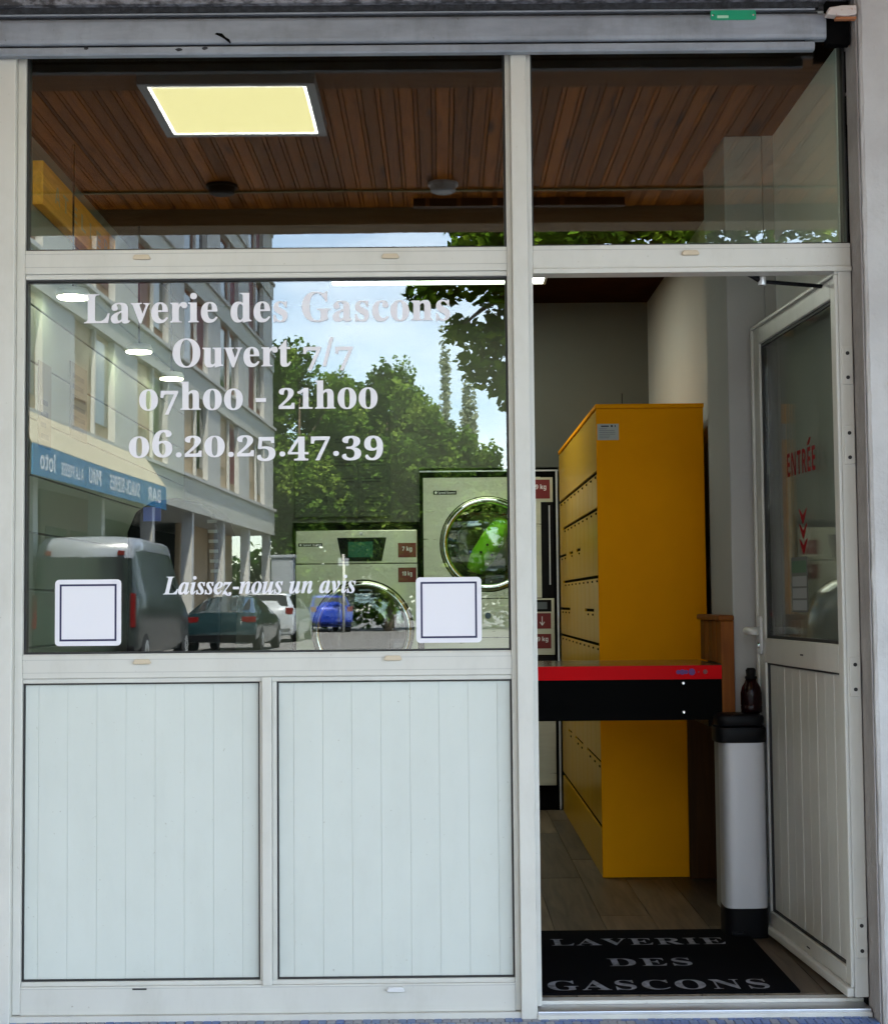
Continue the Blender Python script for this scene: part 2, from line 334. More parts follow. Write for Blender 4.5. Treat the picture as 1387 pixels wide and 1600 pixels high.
def text_obj(name, text, conv, x0, x1, z, capz, place, material, parent, oldstyle=False, track=0.0, label=None, bold=0.0):
    """place(u, w) -> 3d point; u from x0..x1, w above the baseline z; capz = height of a capital; one object per word"""
    words = layout(text, conv, oldstyle, track); xs = [p[0] for V, F in words for p in V]; a, b = min(xs), max(xs)
    k = (x1-x0)/(b-a); kz = capz/.69
    for V, F in words:
        m = MB()
        for q, dx in enumerate((0, -bold, bold) if bold else (0,)):
            base = len(m.v); pts = [Vector(place(x0+(p[0]-a)*k+dx, z+p[1]*kz)) for p in V]
            m.v += [(p.x, p.y-.00012*q, p.z) for p in pts]; m.f += [tuple(base+i for i in f) for f in F]
        o = add(name, m, material, parent, fixn=False, label=label)
    return o

# ================================================================== SETTING
def struct(o): o['kind'] = 'structure'; return o
struct(bx('ground', -160, 160, -220, 60, -.30, -.012, asphalt_m))
struct(bx('road', -5.6, 9.5, -190, -5.2, -.010, -.004, asphalt_m))
pav = struct(bx('pavement', -14, 14, -5.2, -.176, -.010, .0, stone_m))
kerb_mb = MB().box(-14, 14, -5.35, -5.2, -.010, .012)
struct(add('kerb', kerb_mb, stone_m, bevel=.01))
# mosaic paving strip along the shop front, tile by tile
mos = struct(bx('mosaic_paving', -1.5, 1.3, -.176, .10, -.010, -.001, grout_m))
tile_me = {}
for mi, m in enumerate(tile_ms):
    bm = bmesh.new(); bmesh.ops.create_cube(bm, size=1); bmesh.ops.scale(bm, vec=(.0222, .0455, .004), verts=bm.verts)
    bmesh.ops.bevel(bm, geom=list(bm.edges), offset=.0008, segments=1, affect='EDGES')
    me = bpy.data.meshes.new('tile'); bm.to_mesh(me); bm.free(); me.materials.append(m); tile_me[mi] = me
for r in range(3):
    for c in range(100):
        x = -1.278+c*.0247; right = max(0., min(1., (x-.1)/.7))
        w = [.10+.5*right, .25+.1*right, .40-.25*right, .25-.2*right]
        o = bpy.data.objects.new('tile', tile_me[random.choices(range(4), [max(.02, q) for q in w])[0]]); COL.objects.link(o)
        o.location = (x+random.uniform(-.0005, .0005)+(.012 if r % 2 else 0), -.054-r*.048+random.uniform(-.0006, .0006), .0005+random.uniform(-.0004, .0004)); o.rotation_euler[2] = random.uniform(-.012, .012); o.parent = mos

# building over and round the shop
struct(bx('building_above', -15, 15, -3.62, 10, 3.245, 8.6, plaster_m))
struct(bx('wall_beside_shop', -15, -2.4, -.02, .3, 0, 3.2, plaster_m)); struct(bx('wall_beside_shop', 2.3, 15, -.02, .3, 0, 3.2, plaster_m))
# interior
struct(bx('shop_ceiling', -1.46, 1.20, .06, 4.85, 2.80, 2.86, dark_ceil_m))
struct(add('wall_right', MB().box(1.15, 1.20, .95, 4.85, .0, 2.80), wall_m)); struct(bx('wall_near', 1.188, 1.20, .09, .949, 0, 2.80, mat('brightened_wall', (.86, .86, .82), .8, var=.06, vscale=2))); struct(bx('wall_pilaster', 1.013, 1.15, .95, 1.37, .0, 2.80, wall_m, bevel=.006))  # near wall coloured paler to make up for dim light behind the door
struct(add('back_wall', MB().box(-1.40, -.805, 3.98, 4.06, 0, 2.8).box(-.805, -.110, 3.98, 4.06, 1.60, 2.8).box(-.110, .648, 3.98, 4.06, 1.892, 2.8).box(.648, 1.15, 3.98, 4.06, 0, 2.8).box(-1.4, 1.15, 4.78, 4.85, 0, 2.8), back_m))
wl = struct(bx('wall_left', -1.46, -1.412, .09, 4.85, 0, 2.80, green_wall_m))
for k in range(14):
    bx('plank', -1.412, -1.398, .095, 3.98, .04+k*.1965, .04+(k+1)*.1965-.006, green_wall_m, wl, bevel=.003)
fl = struct(bx('shop_floor', -1.40, 1.15, .062, 4.78, .0, .030, blackmatte_m))
pw = .178
for c in range(15):
    x0 = -1.40+c*pw; x1 = min(x0+pw, 1.15)
    y = .066-random.uniform(0, .9)
    while y < 4.7:
        y1 = min(y+1.2, 4.77); ya = max(y, .066)
        if y1-ya > .05 and x1-x0 > .03: bx('plank', x0+.0012, x1-.0012, ya+.0012, y1-.0012, .030, .036+random.uniform(-.0004, .0004), floor_m, fl, bevel=.0008)
        y += 1.2
bx('skirting', 1.138, 1.1495, 1.372, 3.97, .037, .11, blackmatte_m, bpy.data.objects['wall_right']); 

# arcade soffit in front of the shop (seen mirrored in the glazing)
sof = struct(bx('arcade_soffit', -6, 6, -3.50, -.02, 3.226, 3.243, blackmatte_m))
for k in range(84):
    x = -3.15+k*.075
    bx('board', x, x+.0535, -3.46, -1.60, 3.206, 3.226, pine_m, sof, bevel=.003); bx('bead', x+.0562, x+.0722, -3.46, -1.60, 3.207, 3.226, pine_m, sof, bevel=.003)
for k in range(8):
    bx('board', -3.15, 3.15, -.05-(k+1)*.193, -.05-k*.193-.005, 3.200, 3.226, pinex_m, sof, bevel=.003)
bm_ = struct(add('arcade_beam', MB().box(-6, 6, -3.70, -3.50, 3.128, 3.245), wood('beam_wood', (.60, .40, .20), (.42, .26, .11), 'x', .5, knots=False), bevel=.008))
tr_ = bx('cable_trunking', -3, 3, -3.125, -3.105, 3.196, 3.2055, mat('trunking', (.36, .30, .12), .5)); tag(tr_, 'thin pale cable strip running across the board ceiling', 'cable strip')
for X, m, lab in ((-1.05, black_m, 'small round black fitting on the board ceiling near the lit panel'), (.03, white_m, 'small white round detector on the board ceiling near the centre post')):
    e = empty('smoke_detector' if m is white_m else 'ceiling_speaker', (X, -3.0, 3.206), lab, 'detector' if m is white_m else 'speaker')
    add('base', MB().lathe((X, -3.0, 0), 'z', [(.074, 3.2055), (.074, 3.192)], 28), m, e); add('cover', MB().lathe((X, -3.0, 0), 'z', [(.064, 3.192), (.060, 3.165), (.045, 3.158)], 28), m, e, smooth=False)
e = empty('ceiling_rail', (.28, -3.3, 3.206), 'dark rail with pale clips on the board ceiling beside the beam', 'rail')
bx('rail', -.12, .95, -3.33, -3.28, 3.165, 3.2055, brown_m, e)
for X in (-.06, .10, .28, .34, .62): bx('clip', X, X+.022, -3.277, -3.268, 3.163, 3.2055, pinex_m, e)
e = empty('panel_lamp', (-.80, -1.71, 3.206), 'square lit panel lamp in a white frame on the board ceiling', 'lamp')
x0, x1, y0, y1 = -1.112, -.500, -2.01, -1.41
add('frame', MB().box(x0-.034, x1+.034, y1, y1+.034, 3.150, 3.2045).box(x0-.034, x1+.034, y0-.034, y0, 3.150, 3.2045).box(x0-.034, x0, y0, y1, 3.150, 3.2045).box(x1, x1+.034, y0, y1, 3.150, 3.2045), white_m, e)
bx('diffuser', x0+.012, x1-.012, y0+.012, y1-.012, 3.1525, 3.157, lamp_m, e)
add('lit_edge', MB().box(x0, x1, y0, y0+.012, 3.152, 3.157).box(x0, x1, y1-.012, y1, 3.152, 3.157).box(x0, x0+.012, y0+.012, y1-.012, 3.152, 3.157).box(x1-.012, x1, y0+.012, y1-.012, 3.152, 3.157), mat('lamp_edge', (.95, .95, .9), .5, emit=(1, .98, .9), estr=2.2), e)

# ================================================================== SHOP FRONT
sf = empty('storefront', (0, 0, 0), 'cream aluminium shop front with large glazed panes and white lower panels', 'shop front')
F0, F1 = -.026, .036
def fr(name, x0, x1, z0, z1, y0=F0, y1=F1, m=frame_m, bev=.0025, parent=sf): return bx(name, x0, x1, y0, y1, z0, z1, m, parent, bevel=bev)
fr('mullion', -1.262, -1.2105, .0, 2.86, -.050, .05); fr('stile', -1.2105, -1.187, .02, 2.86); fr('stile', -1.292, -1.262, .02, 2.86)
fr('mullion', .214, .2585, .0, 2.86, -.050, .05); fr('stile', .199, .214, .02, 2.86); fr('stile', .2585, .2725, .031, 2.86, -.03, .034)
fr('transom', -1.187, .199, 2.115, 2.184); fr('transom', .2725, 1.189, 2.118, 2.186)
fr('transom_bead', -1.187, .199, 2.1005, 2.115, -.020, .03); fr('transom_bead', .2725, 1.189, 2.103, 2.118, -.034, .03)
fr('middle_rail', -1.187, .199, .956, 1.022); fr('rail_bead', -1.187, .199, .9425, .956, -.020, .03); fr('rail_bead', -1.187, .199, 1.022, 1.0245, -.020, .03)
fr('bottom_rail', -1.187, .199, .018, .096); fr('rail_bead', -1.187, .199, .096, .1085, -.020, .03); bx('sill_strip', -1.2105, .214, -.040, .03, .0, .018, frame_m, sf)
fr('lower_mullion', -.508, -.481, .096, .956, -.034, .036); fr('lower_stile', -.516, -.508, .1085, .9425, -.02, .03); fr('lower_stile', -.481, -.468, .1085, .9425, -.02, .03)
seam_m = mat('seam', (.33, .33, .31), .6)
for z, a, b in ((2.172, -1.187, .199), (2.134, -1.187, .199), (2.172, .2725, 1.189), (1.008, -1.187, .199), (.972, -1.187, .199), (.090, -1.187, .199)):
    bx('seam', a, b, F0-.0006, F0+.001, z, z+.0012, seam_m, sf)
def gasket(x0, x1, z0, z1, t=.0055, parent=sf, y0=-.012, y1=.02):
    return add('gasket', MB().box(x0, x1, y0, y1, z0, z0+t).box(x0, x1, y0, y1, z1-t, z1).box(x0, x0+t, y0, y1, z0+t, z1-t).box(x1-t, x1, y0, y1, z0+t, z1-t), gasket_m, parent)
PANES = {}
def pane(key, x0, x1, z0, z1, m=glass_m, g=.0055, label=None):
    gasket(x0, x1, z0, z1, g); PANES[key] = bx('pane', x0+g, x1-g, -.002, .004, z0+g, z1-g, m, sf, label=label)
pane('main', -1.187, .199, 1.0245, 2.1005, label='main window pane lettered with name and hours'); pane('ul', -1.187, .199, 2.184, 2.80); pane('ur', .2725, 1.188, 2.186, 2.80)
pane('left', -1.40, -1.292, .15, 2.80)
bx('bottom_rail', -1.40, -1.292, F0, F1, .02, .15, frame_m, sf)
for x0, x1 in ((-1.187, -.516), (-.468, .199)):
    gasket(x0, x1, .1085, .9425, .0045)
    a, b = x0+.0045, x1-.0045; n0 = .038 if x0 < -1 else .042
    edges = [a]+[a+n0+i*.0826 for i in range(8)]; edges = [q for q in edges if q < b-.01]+[b]
    for i in range(len(edges)-1): bx('plank', edges[i]+.0001, edges[i+1]-.0001, -.0045+random.uniform(-.0003, .0003), .005, .113, .938, panel_m, sf, bevel=.0010)
    bx('panel_backing', a, b, .0055, .03, .113, .938, panel_m, sf)
def cap(X, Z, m=cap_m):
    o = add('drain_cap', MB().prism([(X-.026, Z-.004), (X-.020, Z+.007), (X+.020, Z+.007), (X+.026, Z-.004), (X+.022, Z-.007), (X-.022, Z-.007)], 'y', -.036, -.0255), m, sf, bevel=.002)
for X, Z, m in ((-.85, 2.161, cap_m), (-.136, 2.158, cap_m), (.727, 2.160, cap_m), (-.847, 1.002, cap_m), (-.137, 1.006, cap_m), (-.136, .082, white_m)): cap(X, Z, m)
bx('drain_slot', -.873, -.833, -.0268, -.02, .086, .091, gasket_m, sf)
# vinyl lettering on the main pane
G = PANES['main']; onp = lambda u, w: (u, -.0026, w)
for t, cv, a, b, z, h, os_ in (('Laverie des Gascons', SER, -1.020, .033, 1.976, .086, False), ('Ouvert 7/7', SER, -.765, -.248, 1.846, .083, True), ('07h00 - 21h00', SER, -.861, -.178, 1.722, .083, True), ('06.20.25.47.39', SER, -.890, -.163, 1.586, .083, True)):
    text_obj('lettering', t, cv, a, b, z, h, onp, vinyl_m, G, os_, .02, bold=.0013)
text_obj('lettering', 'Laissez-nous un avis', SIT, -.792, -.243, 1.192, .052, lambda u, w: (u, -.0026, w), vinyl_m, G, bold=.0008)
for X, Z, w in ((-1.0065, 1.142, .189), (.0225, 1.1405, .187)):
    pts = []; r = .012; hw = w/2
    for cx, cz, a0 in ((X+hw-r, Z+hw-r, 0), (X-hw+r, Z+hw-r, 90), (X-hw+r, Z-hw+r, 180), (X+hw-r, Z-hw+r, 270)):
        for k in range(5): pts.append((cx+r*math.cos(R(a0+k*22.5)), cz+r*math.sin(R(a0+k*22.5))))
    st = add('sticker', MB().prism(pts, 'y', -.0024, -.0021), vinyl_m, G, label='blank white square sticker with a navy border line')
    i0, i1 = hw*.86, hw*.80; m = MB()
    m.box(X-i0, X+i0, -.0028, -.0025, Z+i1, Z+i0).box(X-i0, X+i0, -.0028, -.0025, Z-i0, Z-i1).box(X-i0, X-i1, -.0028, -.0025, Z-i1, Z+i1).box(X+i1, X+i0, -.0028, -.0025, Z-i1, Z+i1)
    o = add('sticker_border', m, navy_m, G)

# threshold
th = empty('door_threshold', (.72, 0, 0), 'ribbed aluminium threshold at the foot of the open doorway', 'threshold')
bx('base', .2585, 1.189, -.052, .062, .0, .022, alu_m, th, bevel=.003); bx('lip', .2725, 1.189, .020, .060, .0222, .033, frame_m, th, bevel=.002); bx('lip', .2585, 1.189, -.058, -.046, .0, .013, frame_m, th, bevel=.002)

# plaster piers
pr = empty('plaster_pier', (1.6, 0, 0), 'rough white plaster pier at the right of the doorway', 'pier')
def rough_box(x0, x1, y0, y1, z0, z1, nz=60):
    m = MB(); n = 9; ring = []
    xs = [(x0, y1), (x0, y0+.02), (x0+.004, y0+.006), (x0+.012, y0), (x0+.3, y0), (x1, y0), (x1, y1)]
    for k in range(nz+1):
        z = z0+(z1-z0)*k/nz; j = rng.normal(0, .0009, (len(xs), 2))
        m.v += [(p[0]+j[i][0]*(1 if i in (1, 2, 3) else .2), p[1]+j[i][1]*(1 if i in (1, 2, 3) else .2), z) for i, p in enumerate(xs)]
    L = len(xs)
    for k in range(nz):
        for i in range(L): q = (i+1) % L; m.f.append((k*L+i, k*L+q, (k+1)*L+q, (k+1)*L+i))
    m.f.append(tuple(range(L))); m.f.append(tuple(nz*L+i for i in range(L))); return m
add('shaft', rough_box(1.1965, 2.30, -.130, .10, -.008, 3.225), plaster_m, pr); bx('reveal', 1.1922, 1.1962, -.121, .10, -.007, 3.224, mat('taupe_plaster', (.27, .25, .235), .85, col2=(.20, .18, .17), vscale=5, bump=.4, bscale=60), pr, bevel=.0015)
for X, Z, r, m in ((1.262, 1.762, .007, ochre_m), (1.272, 1.455, .004, brown_m), (1.272, 1.425, .004, ochre_m), (1.279, 1.148, .004, ochre_m)):
    add('screw_hole', MB().lathe((X, 0, Z), 'y', [(r, -.1315), (r*.6, -.1325), (0.0001, -.128)], 10, False), m, pr)
for k in range(26):
    z = .05+k*.105+random.uniform(-.02, .02); x = 1.1865+random.uniform(-.001, .001)
    bx('cracked_joint', x, x+.0055, -.012, .03, z-.06, z+.06-.0005, blackmatte_m, pr)
pl = empty('plaster_pier', (-1.9, 0, 0), 'plaster pier beyond the left end of the shop front', 'pier'); add('shaft', MB().box(-2.4, -1.402, -.06, .088, -.008, 3.2), plaster_m, pl, bevel=.006)

# roller shutter
rs = empty('roller_shutter', (0, -.12, 2.72), 'raised grey roller shutter with a green plate above the shop window', 'roller shutter')
S = -.085; 
add('bottom_bar', MB().prism([(S+.004, 2.7350), (S, 2.7400), (S, 2.7560), (S+.006, 2.7600), (-.058, 2.7600), (-.058, 2.7350)], 'x', -1.9, 1.085), shut_m, rs)
bx('groove', -1.9, 1.06, S+.012, -.058, 2.7602, 2.7652, blackmatte_m, rs)
add('slat', MB().prism([(S+.004, 2.7654), (S-.002, 2.769), (S-.004, 2.778), (S-.004, 2.829), (S-.001, 2.836), (S+.004, 2.8399), (-.058, 2.8399), (-.058, 2.7654)], 'x', -1.9, 1.118), shut_m, rs)
bx('groove', -1.9, 1.10, S+.02, -.058, 2.8402, 2.8520, soot_m, rs); bx('slat_edge', -1.9, 1.09, S+.006, -.058, 2.8522, 2.8580, shut_m, rs, bevel=.001)
bx('brush_strip', -1.9, 1.10, S+.002, -.058, 2.8582, 2.8750, soot_m, rs); bx('recess_shade', 1.120, 1.186, -.083, -.0545, 2.7490, 2.90, blackmatte_m, rs)  # black block paints the dark recess between shutter end and pier
bx('lintel', -2.4, 1.186, S-.02, -.01, 2.8752, 3.199, grime_m, rs)
gp = add('name_plate', MB().prism([(.790, 2.8200), (.914, 2.8200), (.917, 2.8230), (.917, 2.8450), (.914, 2.8480), (.790, 2.8480), (.787, 2.8450), (.787, 2.8230)], 'y', S-.0065, S-.0042), green_m, rs, label='bright green rectangular plate screwed on the shutter')
bx('print_patch', .806, .838, S-.0072, S-.0066, 2.8250, 2.8330, mat('pale_print', (.35, .62, .45), .6), gp)
for X in (.794, .910): add('rivet', MB().lathe((X, 0, 2.8340), 'y', [(.003, S-.0066), (.002, S-.0078)], 10), chrome_m, gp)
m = MB()
for k in range(7):
    a = k/6; m.quad((-.632+a*.012, S-.0046, 2.7920-a*.002), (-.625+a*.014, S-.0046, 2.7960-a*.002), (-.589+a*.004, S-.0046, 2.7760-a*.010), (-.590+a*.003, S-.0046, 2.7710-a*.008))
    m.v = [(v[0], v[1]-.00005*k if i >= len(m.v)-4 else v[1], v[2]) for i, v in enumerate(m.v)]
add('scuff_mark', m, blackmatte_m, rs)
for X, w, z in ((-.66, .010, 2.7520), (-1.0, .008, 2.7550), (-.735, .012, 2.7490)): add('dirt_spot', MB().prism([(X+w*math.cos(t)*random.uniform(.6, 1), z+.006*math.sin(t)*random.uniform(.6, 1)) for t in np.linspace(0, 6.0, 9)], 'y', S-.0006, S+.001), soot_m, rs)
br = empty('wall_bracket', (1.15, -.15, 2.80), 'chipped white bracket at the upper corner of the pier', 'bracket')
add('plate', MB().prism([(1.105, 2.812), (1.112, 2.832), (1.150, 2.838), (1.1895, 2.838), (1.1895, 2.812), (1.160, 2.806)], 'y', -.150, -.118), mat('chipped_paint', (.50, .45, .42), .7, col2=(.35, .12, .05), vscale=60, lo=.3, hi=.42), br, bevel=.003)
add('arm', MB().box(1.13, 1.1895, -.148, -.130, 2.798, 2.8058), mat('rust', (.30, .11, .04), .8), br, bevel=.002)

# ================================================================== DOOR (opens inwards)
hx, hy, fx, fy = 1.150, -.025, 1.094, .905
ang = math.atan2(fy-hy, fx-hx)
dr = empty('entrance_door', (hx, hy, .040), 'open glazed entrance door with red lettering and ribbed lower panel', 'door', rotz=ang, local=True)
DZ = .040
# local: x along the leaf from the hinge, +y = the side seen from the street (faces -x in the room), z from the leaf's foot
def db(name, x0, x1, y0, y1, z0, z1, m=frame_m, bev=.003, parent=dr, **k): return bx(name, x0, x1, y0, y1, z0-DZ, z1-DZ, m, parent, bevel=bev, **k)
T = -.040
db('stile', .0, .075, T, 0, .045, 2.105); db('stile', .860, .932, T, 0, .045, 2.105); db('top_rail', .0752, .8598, T, 0, 2.037, 2.105); db('lock_rail', .0752, .8598, T, 0, .947, 1.030); db('bottom_rail', .0752, .8598, T, 0, .045, .115)
db('drip_bar', .0, .932, .0005, .022, .045, .072, frame_m, .006); db('top_edge', .0, .932, .0005, .010, 2.094, 2.105, frame_m, .002); db('edge_bead', .0, .012, .0005, .010, .0725, 2.0935, frame_m, .002); db('edge_bead', .920, .932, .0005, .010, .0725, 2.0935, frame_m, .002)
def dgask(x0, x1, z0, z1, t):
    add('gasket', MB().box(x0, x1, -.03, -.008, z0-DZ, z0+t-DZ).box(x0, x1, -.03, -.008, z1-t-DZ, z1-DZ).box(x0, x0+t, -.03, -.008, z0+t-DZ, z1-t-DZ).box(x1-t, x1, -.03, -.008, z0+t-DZ, z1-t-DZ), gasket_m, dr)
dgask(.0752, .8598, 1.0302, 2.0368, .010); dgask(.0752, .8598, .1152, .9468, .006)
dp = db('pane', .0853, .8497, -.022, -.016, 1.0405, 2.0265, dglass_m, 0)
for k in range(9):
    a = .0815+k*.0857; db('plank', a, a+.0835, -.024, -.014+.001*(k % 2), .1215, .9405, frame_m, .003)
db('panel_backing', .0815, .853, -.030, -.0245, .1215, .9405, frame_m, 0)
ond = lambda u, w: (-u, -.0155, w-DZ)
# the words run from the free edge towards the hinge
t_ = text_obj('lettering', 'ENTREE', SAN, -.603, -.303, 1.557, .073, ond, redvinyl_m, dp, track=.05)
add('accent', MB().prism([(.372-.010, 1.640-DZ), (.372+.016, 1.640-DZ), (.372-.014, 1.662-DZ), (.372-.030, 1.662-DZ)], 'y', -.0156, -.0152), redvinyl_m, dp)
for k in range(3):
    z = 1.447-k*.0475; c = .442; m = MB()
    add('chevron', MB().prism([(c+.045, z-DZ), (c+.030, z-.004-DZ), (c, z-.022-DZ), (c-.030, z-.004-DZ), (c-.045, z-DZ), (c-.008, z-.046-DZ), (c, z-.050-DZ), (c+.008, z-.046-DZ)], 'y', -.0156, -.0152), redvinyl_m, dp)
# glued opening-hours card on the glass
cd = add('hours_card', MB().box(.41, .58, -.0158, -.0152, 1.12-DZ, 1.295-DZ), mat('dark_card', (.09, .095, .09), .6), dp)
for k in range(3): add('card_panel', MB().box(.418, .572, -.0150, -.0149, 1.126+k*.038-DZ, 1.158+k*.038-DZ), mat('card_grey', (.24, .25, .25), .6) if 'card_grey' not in MATS else MATS['card_grey'], dp)
add('card_panel', MB().box(.418, .572, -.0150, -.0149, 1.245-DZ, 1.283-DZ), mat('card_green', (.05, .11, .06), .6), dp)
# lever handle on the free stile
hd = add('handle_plate', MB().prism([(.880, .985-DZ), (.880, 1.095-DZ), (.888, 1.105-DZ), (.912, 1.105-DZ), (.920, 1.095-DZ), (.920, .985-DZ), (.912, .975-DZ), (.888, .975-DZ)], 'y', .0005, .010), white_m, dr, bevel=.002)
add('lever', MB().tube([(.900, .010, 1.055-DZ), (.900, .045, 1.055-DZ), (.893, .056, 1.055-DZ), (.875, .060, 1.055-DZ), (.80, .056, 1.052-DZ), (.775, .050, 1.050-DZ)], [.013, .012, .012, .012, .0105, .008], 12), white_m, hd, smooth=True)
add('lock_cylinder', MB().lathe((.900, 0, 1.005-DZ), 'y', [(.011, .0105), (.010, .016)], 14), chrome_m, hd)
add('latch_plate', MB().box(.9325, .936, -.032, -.008, .88-DZ, 1.00-DZ), alu_m, dr); add('latch', MB().box(.9362, .948, -.026, -.014, .905-DZ, .925-DZ).box(.9362, .946, -.026, -.014, .945-DZ, .962-DZ), gasket_m, dr)
add('drain_mark', MB().box(.42, .45, .0006, .0015, .985-DZ, .990-DZ), gasket_m, dr); add('drain_mark', MB().box(.42, .45, .0006, .0015, .086-DZ, .090-DZ), gasket_m, dr)
for zc in (1.83, 1.60, .94, .21):
    hg = add('hinge', MB().box(-.006, -.0005, -.036, -.006, zc-.055-DZ, zc+.055-DZ), frame_m, dr, bevel=.0015)
    for d in (-.035, .035): add('screw', MB().lathe((0, -.021, zc+d-DZ), 'x', [(.0055, -.0062), (.0055, -.0085), (.002, -.0088)], 12), gasket_m, hg)
dc = empty('door_closer', (.92, .05, 2.10), 'dark scissor arm closer linking door and frame', 'door closer')
add('arm', MB().tube([(.885, .042, 2.128), (.945, .050, 2.094)], .009, 8), black_m, dc); add('arm', MB().tube([(.950, .050, 2.091), (1.135, .10, 2.086)], .006, 8), black_m, dc); add('joint', MB().lathe((.948, .05, 0), 'z', [(.012, 2.080), (.012, 2.104)], 14), alu_m, dc)

# ================================================================== INSIDE THE LAUNDRY
# door mat
dm = empty('door_mat', (.62, .46, .036), 'black door mat with grey capital lettering inside the doorway', 'mat')
bx('pile', .205, 1.018, .064, .892, .0365, .0455, mat_m, dm, bevel=.003)
onm = lambda u, w: (u, w, .0460)
for t, a, b, y, h in (('LAVERIE', .350, .918, .660, .095), ('DES', .506, .763, .372, .100), ('GASCONS', .300, .940, .086, .110)):
    text_obj('lettering', t, SER, a, b, y, h, onm, matl_m, dm, track=.06)

# locker bank
lk = empty('locker_bank', (.87, 1.93, .036), 'tall yellow metal locker bank along the right wall', 'lockers')
lockd_m = mat('dimmed_locker_yellow', (.62, .33, .008), .3, var=.08, vscale=3, spec=.3)  # locker yellow darkened, putting the weaker light on the doors into the colour
LX, LR, LY0, LY1 = .648, 1.091, 1.930, 3.930
bx('body', LX+.012, LR, LY0+.001, LY1, .037, 1.955, yellow_m, lk, bevel=.003); bx('end_panel', LX, LR, LY0-.010, LY0, .037, 1.954, yellow_m, lk, bevel=.002); bx('top', LX-.003, LR+.003, LY0-.012, LY1, 1.9555, 1.974, yellow_m, lk, bevel=.003)
ncol = 10; cw = (LY1-LY0)/ncol; rowz = [.24, .50, .74, .98, 1.12, 1.26, 1.40, 1.54, 1.69]
bx('plinth', LX+.001, LX+.012, LY0+.001, LY1, .037, .225, lockd_m, lk); bx('header_panel', LX+.001, LX+.012, LY0+.001, LY1, 1.70, 1.95, lockd_m, lk)
bx('gap_shade', LX+.0085, LX+.0115, LY0+.001, LY1, .226, 1.699, blackmatte_m, lk)  # black sheet paints the shadow in the gaps between the doors
for c in range(ncol):
    r = 0
    while r < len(rowz)-1:
        big = random.random() < .35 and r < len(rowz)-2 and r != 2
        z0, z1 = rowz[r], rowz[r+2 if big else r+1]; r += 2 if big else 1
        y0 = LY0+c*cw+.004; m = yellow_m if (c == 3 and z0 > 1.0 and z0 < 1.2) else lockd_m
        d = bx('locker_door', LX+.0005, LX+.008, y0-.002, y0+cw-.006, z0+.007, z1-.006, m, lk, bevel=.0015)
        bx('pull', LX-.003, LX, y0+.02, y0+.05, z1-.022, z1-.014, blackmatte_m, d)
st = bx('notice', .652, .741, LY0-.0115, LY0-.0103, 1.824, 1.891, paper_m, lk, label='small white printed notice on the locker end')
for k in range(6): bx('print_line', .660, .690+.04*random.random(), LY0-.0121, LY0-.0116, 1.832+k*.0075, 1.8345+k*.0075, grey_m, st)
bx('print_line', .668, .700, LY0-.0121, LY0-.0116, 1.879, 1.884, ink_m, st); bx('print_line', .708, .716, LY0-.0121, LY0-.0116, 1.878, 1.886, ink_m, st); bx('print_line', .724, .728, LY0-.0121, LY0-.0116, 1.878, 1.886, ink_m, st)
for X in (.74, .86, .98): 
    for Z in (.10, .16): add('rivet', MB().lathe((X, 0, Z), 'y', [(.004, LY0-.0104), (.002, LY0-.012)], 8), yellow_m, lk)
ant = add('router_antenna', MB().tube([(.79, 2.2, 1.975), (.79, 2.2, 2.055)], .0022, 6), black_m); tag(ant, 'thin black antenna standing on top of the yellow lockers', 'antenna')
bd = bx('brown_strip', .995, 1.105, 1.872, 1.890, .037, .76, brown_m, bevel=.002); tag(bd, 'narrow dark brown strip before the yellow lockers below the counter', 'board')  # thin dark brown upright covering the right part of the locker end

# folding counter
ct = empty('folding_counter', (.6, 1.2, .036), 'black counter with a bright red front edge before the yellow lockers', 'counter')
bx('worktop', .06, .966, .922, 1.42, .889, .937, mat('dark_laminate', (.07, .055, .035), .16), ct, bevel=.002); bx('front_edge', .06, .9655, .917, .9215, .889, .9365, red_m, ct, bevel=.001)
bx('front_panel', .06, .9655, .925, .945, .749, .8885, blackmatte_m, ct); bx('end_panel', .945, .9655, .9452, 1.42, .749, .8885, blackmatte_m, ct)
bx('leg', .075, .115, .95, .99, .037, .7485, black_m, ct); bx('leg', .075, .115, 1.36, 1.40, .037, .7485, black_m, ct); bx('wall_bracket_bar', .93, .9445, 1.0, 1.40, .72, .748, black_m, ct)
for Z in (.876, .777): add('screw', MB().lathe((.832, 0, Z), 'y', [(.0065, .9248), (.005, .9215), (.002, .9222)], 14), chrome_m, ct)
pm = mat('purple_print', (.10, .012, .16), .5)
for X, w in ((.815, .010), (.829, .013), (.842, .010), (.862, .016), (.885, .004), (.908, .011)):
    add('logo_mark', MB().lathe((X, 0, .914), 'y', [(w*.75, .9168), (w*.7, .9160)], 12), pm if X < .87 else redlab_m, ct)

# wooden wainscot on the pilaster
ws = empty('wood_wainscot', (.99, 1.15, .036), 'orange brown planked wood cladding on the pilaster above the counter', 'cladding')
for k in range(5): bx('plank', .970, .986, .952+k*.084, .952+(k+1)*.084-.003, .94, 1.088, oakz_m, ws, bevel=.004)
bx('end_board', .9665, 1.0125, .930, .9495, .70, 1.088, oakz_m, ws, bevel=.003); bx('backing', .987, 1.0125, .952, 1.372, .94, 1.088, oakz_m, ws); bx('cap_rail', .958, 1.0128, .924, 1.376, 1.0885, 1.108, oakz_m, ws, bevel=.005)

